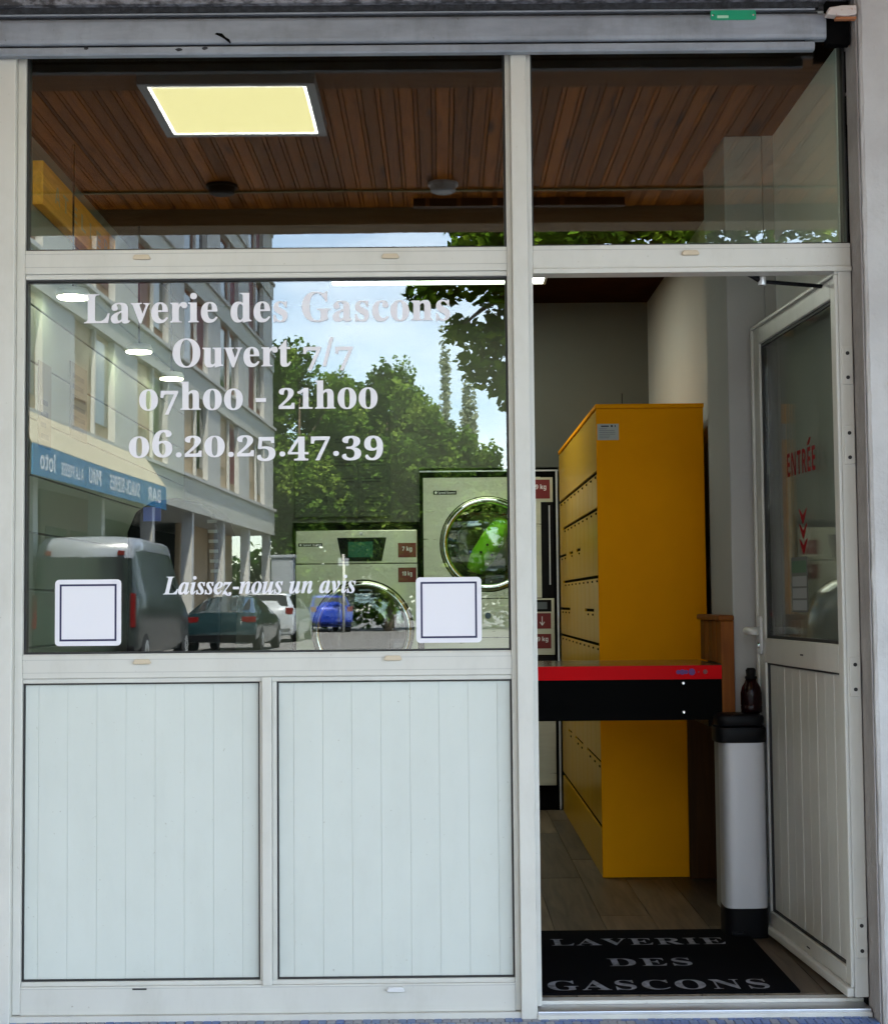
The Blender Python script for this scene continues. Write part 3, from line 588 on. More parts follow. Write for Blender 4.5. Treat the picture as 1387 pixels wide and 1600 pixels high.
# bin with a bottle on its lid
bn = empty('pedal_bin', (1.012, .843, .0365), 'brushed steel bin with black lid beside the open door', 'bin')
def oval(cx, cy, a, b, n=56, p=4.2):
    return [(cx+a*math.copysign(abs(math.cos(t))**(2/p), math.cos(t)), cy+b*math.copysign(abs(math.sin(t))**(2/p), math.sin(t))) for t in [2*math.pi*i/n for i in range(n)]]
smooth_by_angle(add('foot', MB().prism(oval(1.012, .843, .074, .072), 'z', .037, .135), black_m, bn))
smooth_by_angle(add('body', MB().prism(oval(1.012, .843, .072, .069), 'z', .1352, .682), binst_m, bn))
smooth_by_angle(add('collar', MB().prism(oval(1.004, .841, .086, .074), 'z', .6822, .735), black_m, bn, bevel=.006)); smooth_by_angle(add('lid', MB().prism(oval(1.004, .841, .080, .070), 'z', .7352, .776), black_m, bn, bevel=.012))
bx('pedal', .955, .995, .752, .772, .05, .062, black_m, bn, bevel=.003)
bt = empty('detergent_bottle', (1.050, .842, .776), 'dark wine coloured bottle standing on the bin lid', 'bottle')
add('body', MB().lathe((1.050, .842, 0), 'z', [(.026, .7765), (.035, .780), (.036, .800), (.0345, .803), (.036, .806), (.036, .845), (.031, .866), (.022, .880), (.018, .892)], 24), darkwine_m, bt, smooth=True)
add('cap', MB().lathe((1.050, .842, 0), 'z', [(.021, .8925), (.021, .900), (.016, .903), (.018, .922), (.012, .930)], 20), black_m, bt, smooth=True)

# washing machine and dryer set in the back wall
def porthole(par, cx, cz, r, drum=False):
    rg = add('door_ring', MB().lathe((cx, 0, cz), 'y', [(r*.84, 3.944), (r*.86, 3.925), (r*.90, 3.914), (r*.95, 3.916), (r*.985, 3.930), (r, 3.9485)], 64, False), chrome_m, par, smooth=True)
    add('door_seal', MB().lathe((cx, 0, cz), 'y', [(r, 3.947), (r*1.045, 3.9465), (r*1.06, 3.9495)], 64, False), blackmatte_m, par, smooth=True)
    add('porthole', MB().lathe((cx, 0, cz), 'y', [(r*.84, 3.940), (r*.6, 3.932), (r*.3, 3.928), (.0005, 3.927)], 48, False), port_m, par, smooth=True)
    add('tub', MB().lathe((cx, 0, cz), 'y', [(r*.86, 3.952), (r*.80, 4.02), (r*.80, 4.52), (r*.6, 4.55), (.001, 4.56)], 48, False), dm_perf if drum else black_m, par, smooth=True)
    add('inner_ring', MB().lathe((cx, 0, cz), 'y', [(r*.84, 3.946), (r*.72, 3.972), (r*.66, 3.980), (r*.84, 3.990)], 48, False), black_m, par, smooth=True)
    return rg
def perf():
    m = mat('perforated_drum', (.34, .38, .26), .3, metal=.7); n = m.node_tree.nodes; l = m.node_tree.links; t = n.new('ShaderNodeTexCoord'); v = n.new('ShaderNodeTexVoronoi'); v.inputs['Scale'].default_value = 70; v.inputs['Randomness'].default_value = .1
    l.new(t.outputs['Object'], v.inputs['Vector']); r = n.new('ShaderNodeValToRGB'); r.color_ramp.elements[0].position = .28; r.color_ramp.elements[1].position = .36; r.color_ramp.elements[0].color = (.01, .012, .008, 1); r.color_ramp.elements[1].color = (.42, .46, .32, 1)
    l.new(v.outputs['Distance'], r.inputs['Fac']); l.new(r.outputs['Color'], n['Principled BSDF'].inputs['Base Color']); return m
dm_perf = perf()
Y = 3.95
onf = lambda yy: (lambda u, w: (u, yy, w))
wm = empty('washing_machine', (-.455, 4.1, .036), 'lower steel washing machine with small green screen set in the back wall', 'washing machine')
add('cabinet', MB().box(-.795, -.785, Y, 4.6, .037, 1.585).box(-.125, -.1145, Y, 4.6, .037, 1.585).box(-.785, -.125, Y, 4.6, 1.556, 1.585).box(-.785, -.125, 4.59, 4.6, .037, 1.556), blackmatte_m, wm)
bx('control_panel', -.784, -.126, Y-.006, Y+.01, 1.375, 1.555, steel_m, wm, bevel=.003)
add('front_panel', MB().plate_hole(-.784, -.126, .42, 1.371, Y-.004, -.423, 1.010, .278), steel_m, wm); bx('lower_panel', -.784, -.126, Y-.004, Y+.01, .10, .416, steel_m, wm, bevel=.002); bx('plinth', -.784, -.126, Y+.01, Y+.03, .037, .0995, blackmatte_m, wm)
porthole(wm, -.423, 1.010, .272)
dsp = add('display', MB().prism([(-.560, 1.515), (-.292, 1.515), (-.318, 1.386), (-.534, 1.386)], 'y', Y-.014, Y-.0065), black_m, wm, bevel=.002); bx('screen', -.500, -.366, Y-.0150, Y-.0145, 1.408, 1.492, screen_m, dsp)
lb = bx('brand_strip', -.770, -.640, Y-.0085, Y-.0065, 1.468, 1.486, black_m, wm); text_obj('lettering', 'Speed Queen', SAN, -.745, -.645, 1.472, .010, onf(Y-.0088), vinyl_m, lb); add('emblem', MB().lathe((-.758, 0, 1.477), 'y', [(.006, Y-.0086), (.005, Y-.009)], 10), vinyl_m, lb)
for z0, z1, t in ((1.405, 1.484, '7 kg'), (1.270, 1.350, '10 kg')):
    a = bx('capacity_label', -.230, -.132, Y-.0085, Y-.0065, z0, z1, redlab_m, wm); text_obj('lettering', t, SAN, -.208, -.154, z0+.036, .022, onf(Y-.0088), vinyl_m, a)
add('badge', MB().lathe((-.43, 0, 1.537), 'y', [(.009, Y-.0065), (.006, Y-.009)], 12), vinyl_m, wm)

dry = empty('tumble_dryer', (.265, 4.1, .036), 'tall steel stacked dryer with perforated drum beside the yellow lockers', 'dryer')
add('cabinet', MB().box(-.110, -.092, Y, 4.6, .037, 1.878).box(.615, .644, Y, 4.6, .037, 1.878).box(-.092, .615, Y, 4.6, 1.838, 1.878).box(-.092, .615, 4.59, 4.6, .037, 1.838), blackmatte_m, dry)
for a in ((.630, .640),): bx('trim', a[0], a[1], Y-.004, Y-.0005, .04, 1.874, alu_m, dry)
bx('trim', -.110, .644, Y-.004, Y-.0005, 1.8685, 1.876, alu_m, dry)
add('front_panel', MB().plate_hole(-.091, .548, 1.180, 1.837, Y-.004, .258, 1.474, .262), steel_m, dry); bx('side_panel', .5482, .6145, Y-.004, Y+.01, 1.180, 1.837, black_m, dry); bx('pull_bar', .590, .596, Y-.018, Y-.0045, 1.25, 1.68, alu_m, dry)
porthole(dry, .258, 1.474, .258, True)
bf = add('drum_baffle', MB().tube([(.17, 4.03, 1.31), (.225, 4.02, 1.40), (.30, 4.02, 1.52), (.36, 4.03, 1.62)], [.040, .066, .066, .040], 14), lime_m, dry, smooth=True)  # lime colour stands in for green light reflected off the baffle
for X, Z in ((.19, 1.40), (.225, 1.44), (.25, 1.385), (.29, 1.43)): add('baffle_hole', MB().lathe((X+.03, 0, Z+.03), 'y', [(.007, 3.962), (.007, 3.950)], 10), black_m, dry)
lb = bx('brand_strip', -.036, .090, Y-.0085, Y-.0045, 1.745, 1.766, black_m, dry); text_obj('lettering', 'Speed Queen', SAN, -.010, .084, 1.750, .011, onf(Y-.0088), vinyl_m, lb); add('emblem', MB().lathe((-.022, 0, 1.756), 'y', [(.007, Y-.0086), (.006, Y-.009)], 10), vinyl_m, lb)
a = bx('label_frame', .492, .613, Y-.0085, Y-.0045, 1.700, 1.834, steel_m, dry); b = bx('capacity_label', .500, .598, Y-.0105, Y-.0086, 1.718, 1.822, redlab_m, dry); text_obj('lettering', '9 kg', SAN, .520, .578, 1.770, .024, onf(Y-.0108), vinyl_m, b)
bx('control_panel', -.091, .6145, Y-.006, Y+.01, .870, 1.176, steel_m, dry, bevel=.002); bx('lower_panel', -.091, .6145, Y-.004, Y+.01, .535, .864, black_m, dry, bevel=.002); bx('lower_panel', -.091, .6145, Y-.004, Y+.01, .170, .530, steel_m, dry, bevel=.002); bx('plinth', -.091, .6145, Y+.01, Y+.03, .037, .1695, blackmatte_m, dry)
bx('seam', -.091, .490, Y-.0066, Y-.0055, .965, .968, gasket_m, dry); add('badge', MB().lathe((.255, 0, 1.085), 'y', [(.017, Y-.0065), (.015, Y-.009)], 18), mat('blue_grey_badge', (.10, .14, .22), .3), dry)
c_ = bx('display', .500, .598, Y-.0105, Y-.0065, 1.104, 1.168, black_m, dry); bx('screen', .515, .575, Y-.0112, Y-.0107, 1.118, 1.156, mat('grey_screen', (.09, .11, .13), .15), c_)
a = bx('direction_label', .500, .595, Y-.0095, Y-.0065, 1.012, 1.096, redlab_m, dry); add('arrow', MB().box(.545, .549, Y-.0101, Y-.0097, 1.034, 1.078).prism([(.533, 1.047), (.547, 1.028), (.561, 1.047), (.558, 1.050), (.547, 1.036), (.536, 1.050)], 'y', Y-.0104, Y-.0102), vinyl_m, a)
a = bx('capacity_label', .500, .595, Y-.0095, Y-.0065, .905, .984, redlab_m, dry); text_obj('lettering', '9 kg', SAN, .520, .578, .945, .022, onf(Y-.0098), vinyl_m, a)

# instruction board
ib = empty('instruction_board', (-.53, 3.97, 1.62), 'dark instruction board with numbered steps above the lower machine', 'board')
bx('panel', -.79, -.27, 3.966, 3.9795, 1.63, 2.30, board_m, ib, bevel=.002); bx('divider', -.445, -.442, 3.9652, 3.9658, 1.68, 2.12, ink_m, ib); bx('divider', -.70, -.30, 3.9652, 3.9658, 1.655, 1.658, ink_m, ib)
for k, n_ in enumerate('1234'):
    z = 2.03-k*.108; text_obj('numeral', n_, SAN, -.640 if n_ != '1' else -.632, -.610 if n_ != '1' else -.616, z, .040, onf(3.9655), ink_m, ib)
    bx('text_line', -.665, -.600, 3.9652, 3.9658, z-.026, z-.020, ink_m, ib)
    for c0, c1 in ((-.59, -.46), (-.43, -.29)):
        for q in range(2+(k % 2)): bx('text_line', c0+random.uniform(0, .03), c1-random.uniform(0, .03), 3.9652, 3.9658, z+.022-q*.018, z+.029-q*.018, ink_m, ib)

# ceiling lights inside
il = empty('interior_panel_lamp', (0, 3.0, 2.80), 'wide white lit ceiling panel deep inside the laundry', 'lamp')
add('frame', MB().box(-.545, .545, 3.322, 3.336, 2.770, 2.7995).box(-.545, .545, 2.724, 2.738, 2.770, 2.7995).box(-.545, -.532, 2.738, 3.322, 2.770, 2.7995).box(.532, .545, 2.738, 3.322, 2.770, 2.7995), white_m, il); bx('diffuser', -.532, .532, 2.738, 3.322, 2.776, 2.780, lampi_m, il)
for k, (y, lab) in enumerate(((.984, 'nearest round lit pendant disc along the left wall'), (2.172, 'middle round lit pendant disc along the left wall'), (2.975, 'farthest round lit pendant disc along the left wall'))):
    X = -1.29; p = empty('disc_lamp', (X, y, 2.25), lab, 'lamp', 'round lamps along the left wall')
    add('shade', MB().lathe((X, y, 0), 'z', [(.020, 2.285), (.050, 2.280), (.060, 2.262), (.060, 2.252)], 28, True), white_m, p, smooth=True); add('diffuser', MB().lathe((X, y, 0), 'z', [(.055, 2.2515), (.054, 2.247)], 28), disc_m, p); add('rod', MB().tube([(X, y, 2.285), (X, y, 2.7995)], .004, 6), black_m, p)
# wooden sign and notices on the left wall
sg = empty('wooden_sign', (-1.39, 1.3, 2.6), 'long orange wood sign with pale letters high on the left wall', 'sign')
bx('board', -1.3975, -1.360, .838, 2.02, 2.548, 2.702, sign_m, sg, bevel=.003)
for ch, y in zip('ATELIER', (1.00, 1.12, 1.26, 1.40, 1.54, 1.66, 1.80)):
    text_obj('lettering', ch, SAN, y, y+(.03 if ch == 'I' else .075), 2.596, .060, lambda u, w: (-1.3595, u, w), mat('pale_letter', (.70, .50, .25), .6) if 'pale_letter' not in MATS else MATS['pale_letter'], sg)
for y0, y1, z0, z1, nl, lab in ((1.389, 1.660, 1.80, 2.09, 6, 'dark printed notice on the left wall below the pendant lamps'), (.93, 1.10, 1.72, 2.02, 4, 'small dark notice on the left wall nearest the window')):
    n_ = empty('wall_notice', (-1.397, (y0+y1)/2, z0), lab, 'notice'); bx('sheet', -1.3975, -1.394, y0, y1, z0, z1, mat('notice_sheet', (.13, .115, .085), .6) if 'notice_sheet' not in MATS else MATS['notice_sheet'], n_)
    for k in range(nl): bx('text_line', -1.3938, -1.3932, y0+.03, y1-.03-random.uniform(0, .05), z0+.03+k*.04, z0+.048+k*.04, ink_m, n_)
# black dispenser by the left wall
vd = empty('black_dispenser', (-1.15, 2.3, .036), 'black rounded dispenser machine with slotted side by the left wall', 'dispenser')
pf = [(-1.33, .037), (-.965, .037), (-.925, 1.20), (-.930, 1.46), (-.96, 1.545), (-1.02, 1.595), (-1.12, 1.615), (-1.22, 1.600), (-1.29, 1.555), (-1.325, 1.47)]
add('body', MB().prism(pf, 'y', 2.10, 2.62), black_m, vd, bevel=.012)
for k in range(6): bx('vent_slot', -.985+.003*k, -.945+.002*k, 2.0945, 2.0985, 1.505-k*.042, 1.519-k*.042, mat('slot_grey', (.16, .17, .17), .5) if 'slot_grey' not in MATS else MATS['slot_grey'], vd)
bx('blue_badge', -1.255, -1.180, 2.0945, 2.0985, 1.515, 1.575, mat('blue_badge', (.005, .05, .38), .3), vd)

# ================================================================== THE STREET (seen mirrored in the glazing)
bd_ = empty('apartment_building', (-6.33, -53.6, 0), 'long pale apartment block with recessed tan and brown bays across the street', 'building', rotz=R(2.09), local=True)
OPEN = [2.2+5.45*k for k in range(8)]; SE = 46.0; REC = -.13
levels = [(4.70, 7.00, tan_m), (7.78, 9.90, terra_m), (10.56, 12.70, terra_m), (13.30, 15.10, terra_m)]
bands = [(3.70, 4.70), (7.00, 7.78), (9.90, 10.56), (12.70, 13.30), (15.10, 15.45)]
for z0, z1 in bands: bx('floor_band', -10, .06, -.1, SE, z0, z1, fasc_m, bd_)
for z0, z1 in bands[:4]: bx('ledge', .0605, .14, -.1, SE, z1-.09, z1-.001, bldg_m, bd_)
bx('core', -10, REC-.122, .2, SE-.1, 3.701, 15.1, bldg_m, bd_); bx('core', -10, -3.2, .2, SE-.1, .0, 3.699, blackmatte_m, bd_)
for li, (z0, z1, pm_) in enumerate(levels):
    prev = -.1
    for o in OPEN+[SE+9]:
        if o > prev+.05: bx('pier', REC, .0, prev, min(o, SE), z0+.001, z1-.001, bldg_m, bd_)
        if o > SE: break
        e_ = o+3.3; prev = e_
        rc = bx('bay_panel', REC-.12, REC, o, e_, z0+.001, z1-.001, pm_, bd_)
        bx('window', REC+.002, REC+.04, o+.25, o+1.35, z0+.35, z1-.15, dglz_m if random.random() < .6 else darkred_m, bd_)
        bx('window', REC+.002, REC+.04, o+1.95, o+3.0, z0+(.02 if li else .7), z1-.15, darkred_m if (random.random() < .35 and li) else dglz_m if li else tan_m, bd_)
        bx('post', -.085, -.005, o+1.60, o+1.70, z0+.001, z1-.001, bldg_m, bd_)
        bx('side_fin', -.12, .03, o-.02, o+.10, z0+.001, z1-.001, bldg_m, bd_)
bx('roof_eaves', -10.6, 1.1, -.9, SE+.5, 15.451, 15.72, roof_m, bd_)
for k in range(10): bx('column', -.34, -.04, .2+k*4.9, .48+k*4.9, .0, 3.699, bldg_m, bd_)
for k in range(9):
    y0 = .6+k*4.9; w = bx('shop_bay', -1.6 if k < 2 or k > 3 else -3.19, -1.45 if k < 2 or k > 3 else -3.05, y0, y0+4.5, 0, 3.699, tan_m if k < 2 else blackmatte_m if k < 4 else dshop_m if k % 2 else roof_m, bd_)  # black bays put the shade of the deep recess into the colour
    if k >= 4: bx('shop_window', -1.449, -1.42, y0+.5, y0+2.2, .3, 2.9, dglz_m, bd_); bx('shop_window', -1.449, -1.42, y0+2.6, y0+4.2, .3, 2.9, dglz_m, bd_)
aw = empty('shop_awning', (-6.33, -53.6, 0), 'blue shop awning with white words and beige canopy on the pale block', 'awning', rotz=R(2.09), local=True)
add('canopy', MB().prism([(.145, 4.62), (.62, 3.93), (.62, 3.90), (.145, 4.55)], 'y', 21.6, 32.1), beige_m, aw); vl = add('valance', MB().box(.60, .63, 21.6, 32.1, 3.38, 3.91), blue_m, aw)
for t, a, b, h in (('BAR', 20.6, 21.9, .30), ('SNACK-BIERES', 22.7, 25.3, .30), ('PMU', 26.0, 26.9, .30), ('A LA PRESSE', 27.3, 28.8, .22), ('loto', 29.2, 30.1, .30)):
    text_obj('lettering', t, SAN, a+1.6, b+1.6, 3.50, h, lambda u, w: (.6315, u, w), vinyl_m, vl)

def leaf_mesh(name, clumps, n, size, material, parent, flat=0.4):
    cs = np.array(clumps, float); w = cs[:, 3]*cs[:, 4]; w = w/w.sum()
    idx = rng.choice(len(cs), n, p=w); c = cs[idx]
    d = rng.normal(size=(n, 3)); d /= np.linalg.norm(d, axis=1)[:, None]; rad = rng.random(n)**.45
    rag = 1+.22*np.sin(d[:, 0]*7+c[:, 0]*3)*np.sin(d[:, 2]*6+c[:, 2]*5)
    p = c[:, :3]+d*(rad*rag)[:, None]*np.stack([c[:, 3], c[:, 3], c[:, 4]], 1)
    a = rng.normal(size=(n, 3)); a[:, 2] *= flat; a /= np.linalg.norm(a, axis=1)[:, None]
    b = np.cross(a, rng.normal(size=(n, 3))); b /= np.linalg.norm(b, axis=1)[:, None]
    s = size*(.6+.8*rng.random(n))[:, None]
    v = np.stack([p-a*s*.5, p+b*s*.32, p+a*s*.55, p-b*s*.32], 1).reshape(-1, 3)
    if parent: v = v-np.array(OFF[parent.name])
    me = bpy.data.meshes.new(name); me.vertices.add(4*n); me.vertices.foreach_set('co', v.ravel())
    me.loops.add(4*n); me.loops.foreach_set('vertex_index', np.arange(4*n, dtype=np.int32)); me.polygons.add(n); me.polygons.foreach_set('loop_start', np.arange(0, 4*n, 4, dtype=np.int32))
    me.update(); me.validate(); me.materials.append(material); o = bpy.data.objects.new(name, me); COL.objects.link(o)
    if parent: o.parent = parent; OFF[o.name] = OFF[parent.name]
    return o
def tree(name, label, X, Yr, top, rad, base, n, size, material, group, nclump=26, trunk=.22, narrow=False):
    t = empty(name, (X, Yr, -.01), label, 'tree', group)
    H = top-base; cl = []
    for k in range(nclump):
        f = random.random(); z = base+H*(.08+.84*f); env = math.sin(math.pi*min(1, .12+.88*(1-f)**.75)) if not narrow else math.sin(math.pi*(.1+.8*f))
        env = max(.25, env); a = random.uniform(0, 6.28); r = rad*env*random.uniform(.25, .85)
        cl.append((X+r*math.cos(a), Yr+r*math.sin(a), z, rad*random.uniform(.26, .46)*max(.55, env), H*random.uniform(.07, .13)*(1.6 if narrow else 1)))
    cl.append((X, Yr, top-H*.08, rad*.3, H*.10))
    leaf_mesh('crown', cl, n, size, material, t)
    m = MB().tube([(X, Yr, -.01), (X+.05, Yr, base*.6), (X-.05, Yr, base+H*.4), (X, Yr, top-H*.2)], [trunk, trunk*.8, trunk*.5, .03], 10)
    for q in random.sample(cl[:-1], min(9, nclump)): 
        zb = max(base*.7, q[2]-H*.22); m.tube([(X, Yr, zb), ((X+q[0])/2, (Yr+q[1])/2, (zb+q[2])/2+.1), q[:3]], [trunk*.35, trunk*.22, .02], 6)
    add('trunk', m, bark_m, t, smooth=True); return t
FG = 'broad trees at the end of the street'
for lab, X, Yr, top, rad, n in (('tall rounded green tree beside the end of the pale block', -5.6, -57.0, 11.6, 2.6, 17000), ('rounded green tree, second from the pale block', -3.9, -58.5, 10.4, 2.5, 15000), ('green tree, third from the pale block', -2.1, -57.4, 10.7, 2.5, 15000),
        ('green tree, fourth from the pale block', -.5, -58.5, 9.3, 2.3, 14000), ('lowest green tree of the row at the end of the street', 1.0, -58.0, 8.2, 2.2, 13000), ('small low green tree right of the lowest tree in the row', 3.0, -57.5, 6.4, 2.0, 12000), ('green tree out of the street axis right of the row', 7.5, -54, 11.5, 3.2, 9000), ('green tree farthest right of the street row', 13.0, -48, 10.5, 3.2, 8000)):
    tree('broad_tree', lab, X, Yr, top, rad, .6, int(n*2.1), .21, leafA, FG, 60)
PG = 'poplars far behind'
tree('poplar_tree', 'taller thin grey green poplar far behind the trees', .35, -86, 16.4, .85, 3.0, 2300, .30, leafC, PG, 30, .16, True); tree('poplar_tree', 'shorter thin poplar beside the taller one', 1.75, -88, 14.2, .85, 3.0, 2100, .30, leafC, PG, 30, .16, True)
hc = [(x, -63+random.uniform(-1, 1), 1.6+random.uniform(-.4, .8), 1.5, 1.7) for x in np.arange(-30, 30, 1.4)]
h_ = leaf_mesh('hedge', hc, 26000, .34, hedge_m, None); h_['kind'] = 'stuff'; h_['label'] = 'dense green hedge closing the street'
# plane tree reaching in from the right
pt = empty('plane_tree', (3.6, -20.4, -.01), 'near leafy plane tree whose branches hang into the sky', 'tree')
cl = [(-.15, 6.15, .42, .30), (.15, 6.45, .5, .35), (.55, 6.55, .6, .4), (.95, 6.2, .55, .4), (.62, 5.55, .32, .28), (.95, 5.35, .45, .35), (.75, 4.95, .45, .35), (1.05, 4.7, .45, .33), (.30, 5.60, .26, .22), (1.25, 5.7, .5, .4), (1.2, 4.35, .25, .2)]
cl = [(x, -20.4+random.uniform(-.5, .5), z, a, b) for x, z, a, b in cl]
for k in range(46): cl.append((random.uniform(.1, 7.2), -20.4+random.uniform(-2.2, 2.2), random.uniform(6.7, 10.5), random.uniform(.5, .9), random.uniform(.4, .6)))
for k in range(14): cl.append((random.uniform(1.6, 7.2), -20.4+random.uniform(-2.4, 2.4), random.uniform(5.2, 7.0), random.uniform(.5, .8), random.uniform(.35, .55)))
for k in range(24): cl.append((random.uniform(.2, 5.0), -19.6+random.uniform(-.8, .8), random.uniform(6.7, 7.7), random.uniform(.4, .6), random.uniform(.3, .45)))
leaf_mesh('crown', cl, 34000, .17, leafB, pt)
m = MB().tube([(3.6, -20.4, -.01), (3.55, -20.4, 2.2), (3.7, -20.4, 4.6), (3.6, -20.4, 8.5)], [.34, .28, .24, .08], 12)
for path, r in (([(3.62, -20.4, 4.2), (2.4, -20.3, 5.6), (1.2, -20.4, 6.2), (.45, -20.4, 6.5), (-.1, -20.4, 6.2)], [.17, .13, .09, .055, .02]), ([(2.4, -20.3, 5.6), (1.6, -20.5, 5.5), (.9, -20.4, 5.1), (.7, -20.4, 4.8)], [.09, .06, .04, .015]), ([(1.2, -20.4, 6.2), (.7, -20.4, 5.9), (.35, -20.4, 5.6)], [.05, .035, .012]), ([(3.6, -20.4, 5.0), (2.5, -20.2, 7.0), (1.2, -20.0, 8.4)], [.14, .10, .03]), ([(3.62, -20.4, 4.6), (4.8, -20.5, 6.3), (6.0, -20.6, 7.6)], [.15, .1, .03]), ([(1.6, -20.5, 5.5), (1.3, -20.5, 4.9), (1.1, -20.5, 4.4)], [.04, .03, .01])):
    m.tube(path, r, 8)
add('trunk', m, bark_m, pt, smooth=True)

# vehicles: local y = 0 at the tail, +y forward
def vehicle(name, label, cat, X, Yr, yaw, paint, L, W, stations, group=None, rear=None, side=None, wheels=(.75, .74), light=None, wr=.31):
    v = empty(name, (X, Yr, -.004), label, cat, group, rotz=math.pi+yaw, local=True)
    rings = []; m = MB()
    for y, ws, z0, belt, rw, roof in stations:
        w = W/2*ws; r = W/2*rw
        half = [(w*.90, z0), (w*.985, z0+.14), (w, belt*.72), (w*.985, belt-.05), (w*.95, belt), (r, roof-.05), (r*.86, roof), (r*.45, roof+.025)]
        rings.append([(x, y, z) for x, z in half]+[(-x, y, z) for x, z in reversed(half)])
    n = len(rings[0])
    for rg in rings: m.v += rg
    for k in range(len(rings)-1):
        for i in range(n): j = (i+1) % n; m.f.append((k*n+i, k*n+j, (k+1)*n+j, (k+1)*n+i))
    m.f.append(tuple(range(n))); m.f.append(tuple((len(rings)-1)*n+i for i in range(n)))
    smooth_by_angle(add('body', m, paint, v), 40)
    if name == 'parked_van':
        rm = MB(); h = []
        for y, ws, z0, belt, rw, roof in stations[1:6]:
            r = W/2*rw+.012; half = [(r+.02, roof-.22), (r, roof-.05), (r*.88, roof+.015), (r*.45, roof+.045)]; h.append([(x, y-.015, z) for x, z in half]+[(-x, y-.015, z) for x, z in reversed(half)])
        for rg in h: rm.v += rg
        for k in range(len(h)-1):
            for i in range(7): rm.f.append((k*8+i, k*8+i+1, (k+1)*8+i+1, (k+1)*8+i))
        rm.f.append(tuple(range(8))); add('roof', rm, vanw_m, v, smooth=True, label='white rounded roof')
        for s_ in (1, -1): add('roof_light', MB().box(*sorted((s_*.60, s_*.72)), -.02, .05, 2.05, 2.13), tail_m, v, bevel=.01)
    if rear:
        for q in rear: add('rear_window', MB().prism(q[0], 'y', q[1], q[2]) if len(q) == 3 else MB().quad(*q[0]), dglz_m, v)
    if side:
        for s_ in (1, -1):
            for (k0, k1) in side:
                def P(k, t): 
                    a, b = Vector(rings[k][4]), Vector(rings[k][5]); p = a.lerp(b, t); return (s_*(p.x+.008), p.y, p.z)
                add('side_window', MB().quad(P(k0, .1), P(k1, .1), P(k1, .92), P(k0, .92)), dglz_m, v)
    for s_ in (1, -1):
        for wy in (wheels[0], L-wheels[1]):
            wl_ = add('wheel', MB().lathe((0, wy, wr), 'x', [(wr*.62, s_*(W/2-.21)), (wr, s_*(W/2-.20)), (wr, s_*(W/2-.02)), (wr*.66, s_*(W/2+.004))], 24), tyre_m, v); add('rim', MB().lathe((0, wy, wr), 'x', [(wr*.64, s_*(W/2-.01)), (wr*.5, s_*(W/2+.008)), (wr*.15, s_*(W/2+.004))], 16), alu_m, wl_)
    if light:
        for s_ in (1, -1): add('tail_light', MB().box(*sorted((s_*light[0], s_*light[1])), light[2], light[3], light[4], light[5]), tail_m, v, bevel=.015)
    add('number_plate', MB().box(-.26, .26, light[2]-.012, light[2]+.0, .52, .63), paper_m, v); add('bumper', MB().box(-W*.47, W*.47, light[2]-.02, .1, .26, .44), black_m if paint is not silver_m else silver_m, v, bevel=.03)
    return v
hatch = [(.0, .90, .30, .62, .70, .66), (.04, .96, .24, .90, .86, .93), (.14, .98, .22, .98, .84, 1.02), (.42, 1.0, .22, .98, .74, 1.42), (.9, 1.0, .20, .97, .74, 1.50), (1.9, 1.0, .20, .95, .74, 1.51), (2.5, 1.0, .20, .94, .72, 1.45), (3.2, .99, .20, .93, .80, 1.00), (3.95, .94, .24, .80, .80, .84), (4.15, .84, .32, .62, .70, .66)]
def rearq(w0, w1, y0, z0, y1, z1): return [((-w0, y0-.012, z0+.01), (w0, y0-.012, z0+.01), (w1, y1-.012, z1+.01), (-w1, y1-.012, z1+.01))]
vehicle('parked_car', 'silver hatchback parked at the kerb, seen from behind', 'car', -5.15, -40.6, .06, silver_m, 4.15, 1.75, hatch, 'cars parked along the pale block', rear=[(rearq(.66, .58, .17, 1.05, .385, 1.38)[0],)], side=[(3, 4), (4, 5), (5, 6)], light=(.60, .82, .02, .16, .82, 1.02))
coupe = [(.0, .90, .30, .60, .72, .64), (.05, .96, .24, .88, .88, .92), (.45, .98, .22, .92, .86, .96), (1.25, 1.0, .20, .90, .70, 1.28), (1.9, 1.0, .20, .90, .68, 1.32), (2.4, 1.0, .20, .88, .66, 1.28), (3.2, .99, .20, .86, .80, .92), (4.05, .94, .24, .76, .80, .80), (4.3, .84, .32, .60, .70, .64)]
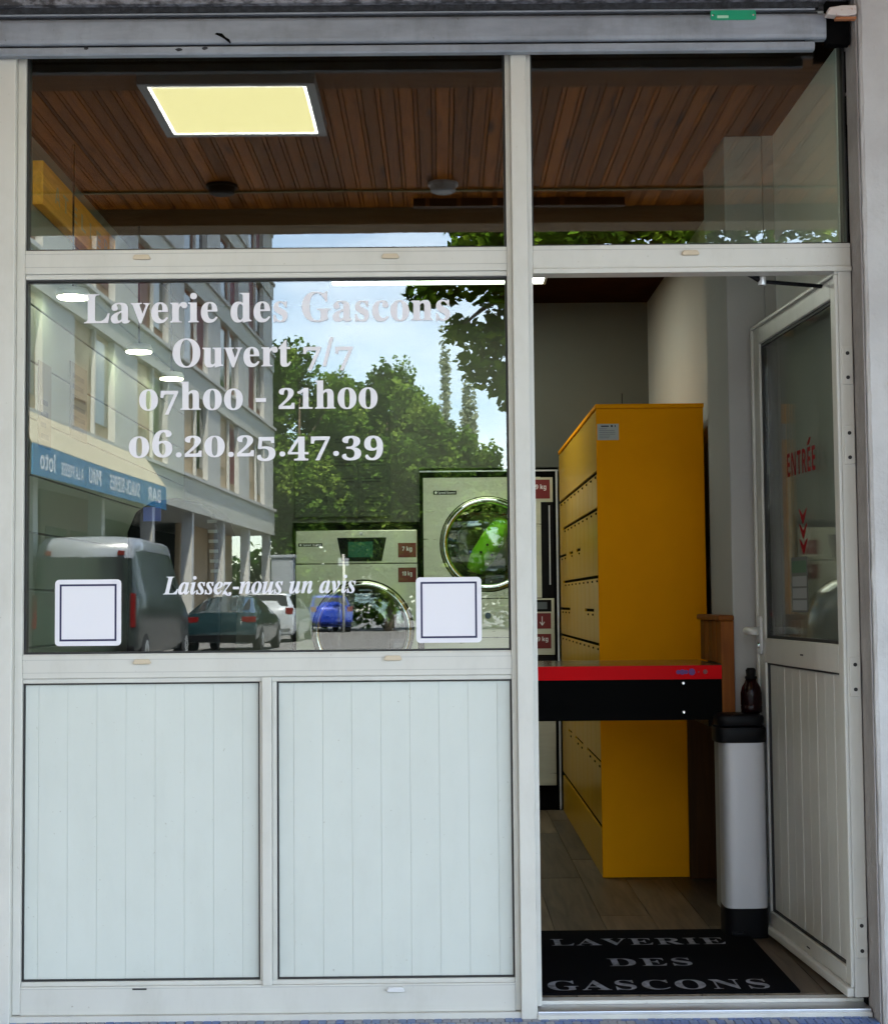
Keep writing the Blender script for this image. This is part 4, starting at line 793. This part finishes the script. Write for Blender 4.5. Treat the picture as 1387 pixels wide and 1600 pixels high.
vehicle('parked_car', 'dark teal coupe parked behind the silver hatchback', 'car', -5.25, -32.2, .04, teal_m, 4.3, 1.82, coupe, 'cars parked along the pale block', rear=[(rearq(.64, .54, .52, .99, 1.20, 1.25)[0],)], side=[(3, 4), (4, 5)], light=(.52, .86, .015, .12, .70, .84))
vehicle('parked_car', 'blue hatchback parked far down the street before the hedge', 'car', -4.25, -55.8, -.25, bluecar_m, 4.15, 1.75, hatch, 'cars parked along the pale block', rear=[(rearq(.66, .58, .17, 1.05, .385, 1.38)[0],)], side=[(3, 4), (4, 5), (5, 6)], light=(.60, .82, .02, .16, .82, 1.02))
van = [(.0, .93, .34, 1.20, .90, 1.20), (.04, .97, .30, 1.35, .86, 2.22), (.20, .99, .28, 1.38, .86, 2.34), (1.0, 1.0, .26, 1.38, .86, 2.38), (3.4, 1.0, .26, 1.36, .84, 2.36), (3.9, 1.0, .26, 1.32, .80, 2.20), (4.6, .99, .26, 1.20, .82, 1.45), (5.1, .95, .28, 1.0, .82, 1.10), (5.3, .86, .36, .74, .74, .80)]
vehicle('parked_van', 'dark van with a white rounded roof nearest on the left', 'van', -6.35, -23.0, .02, vand_m, 5.3, 1.95, van, rear=[([(-.74, 1.12), (-.04, 1.12), (-.04, 2.02), (-.68, 2.02)], -.035, .05), ([(.04, 1.12), (.74, 1.12), (.68, 2.02), (.04, 2.02)], -.035, .05)], side=[(4, 5)], light=(.84, .93, -.03, .10, .75, 1.35), wr=.34)
sp = empty('sign_post', (-3.75, -55.0, -.01), 'slim grey post standing at the end of the street', 'post'); add('pole', MB().tube([(-3.75, -55, -.01), (-3.75, -55, 3.0)], .05, 10), bldg_m, sp, smooth=True); add('cap', MB().box(-3.95, -3.55, -55.03, -54.97, 2.55, 2.85), alu_m, sp)
uc = empty('utility_cabinet', (-5.6, -50.6, -.01), 'tall grey utility cabinet beside the corner of the pale block', 'cabinet'); bx('body', -6.0, -5.2, -51.0, -50.2, -.01, 2.75, grey_m, uc, bevel=.02); bx('roof', -6.06, -5.14, -51.06, -50.14, 2.751, 2.86, grey_m, uc, bevel=.02); bx('door', -5.95, -5.25, -50.199, -50.16, .15, 2.5, grey_m, uc, bevel=.01)
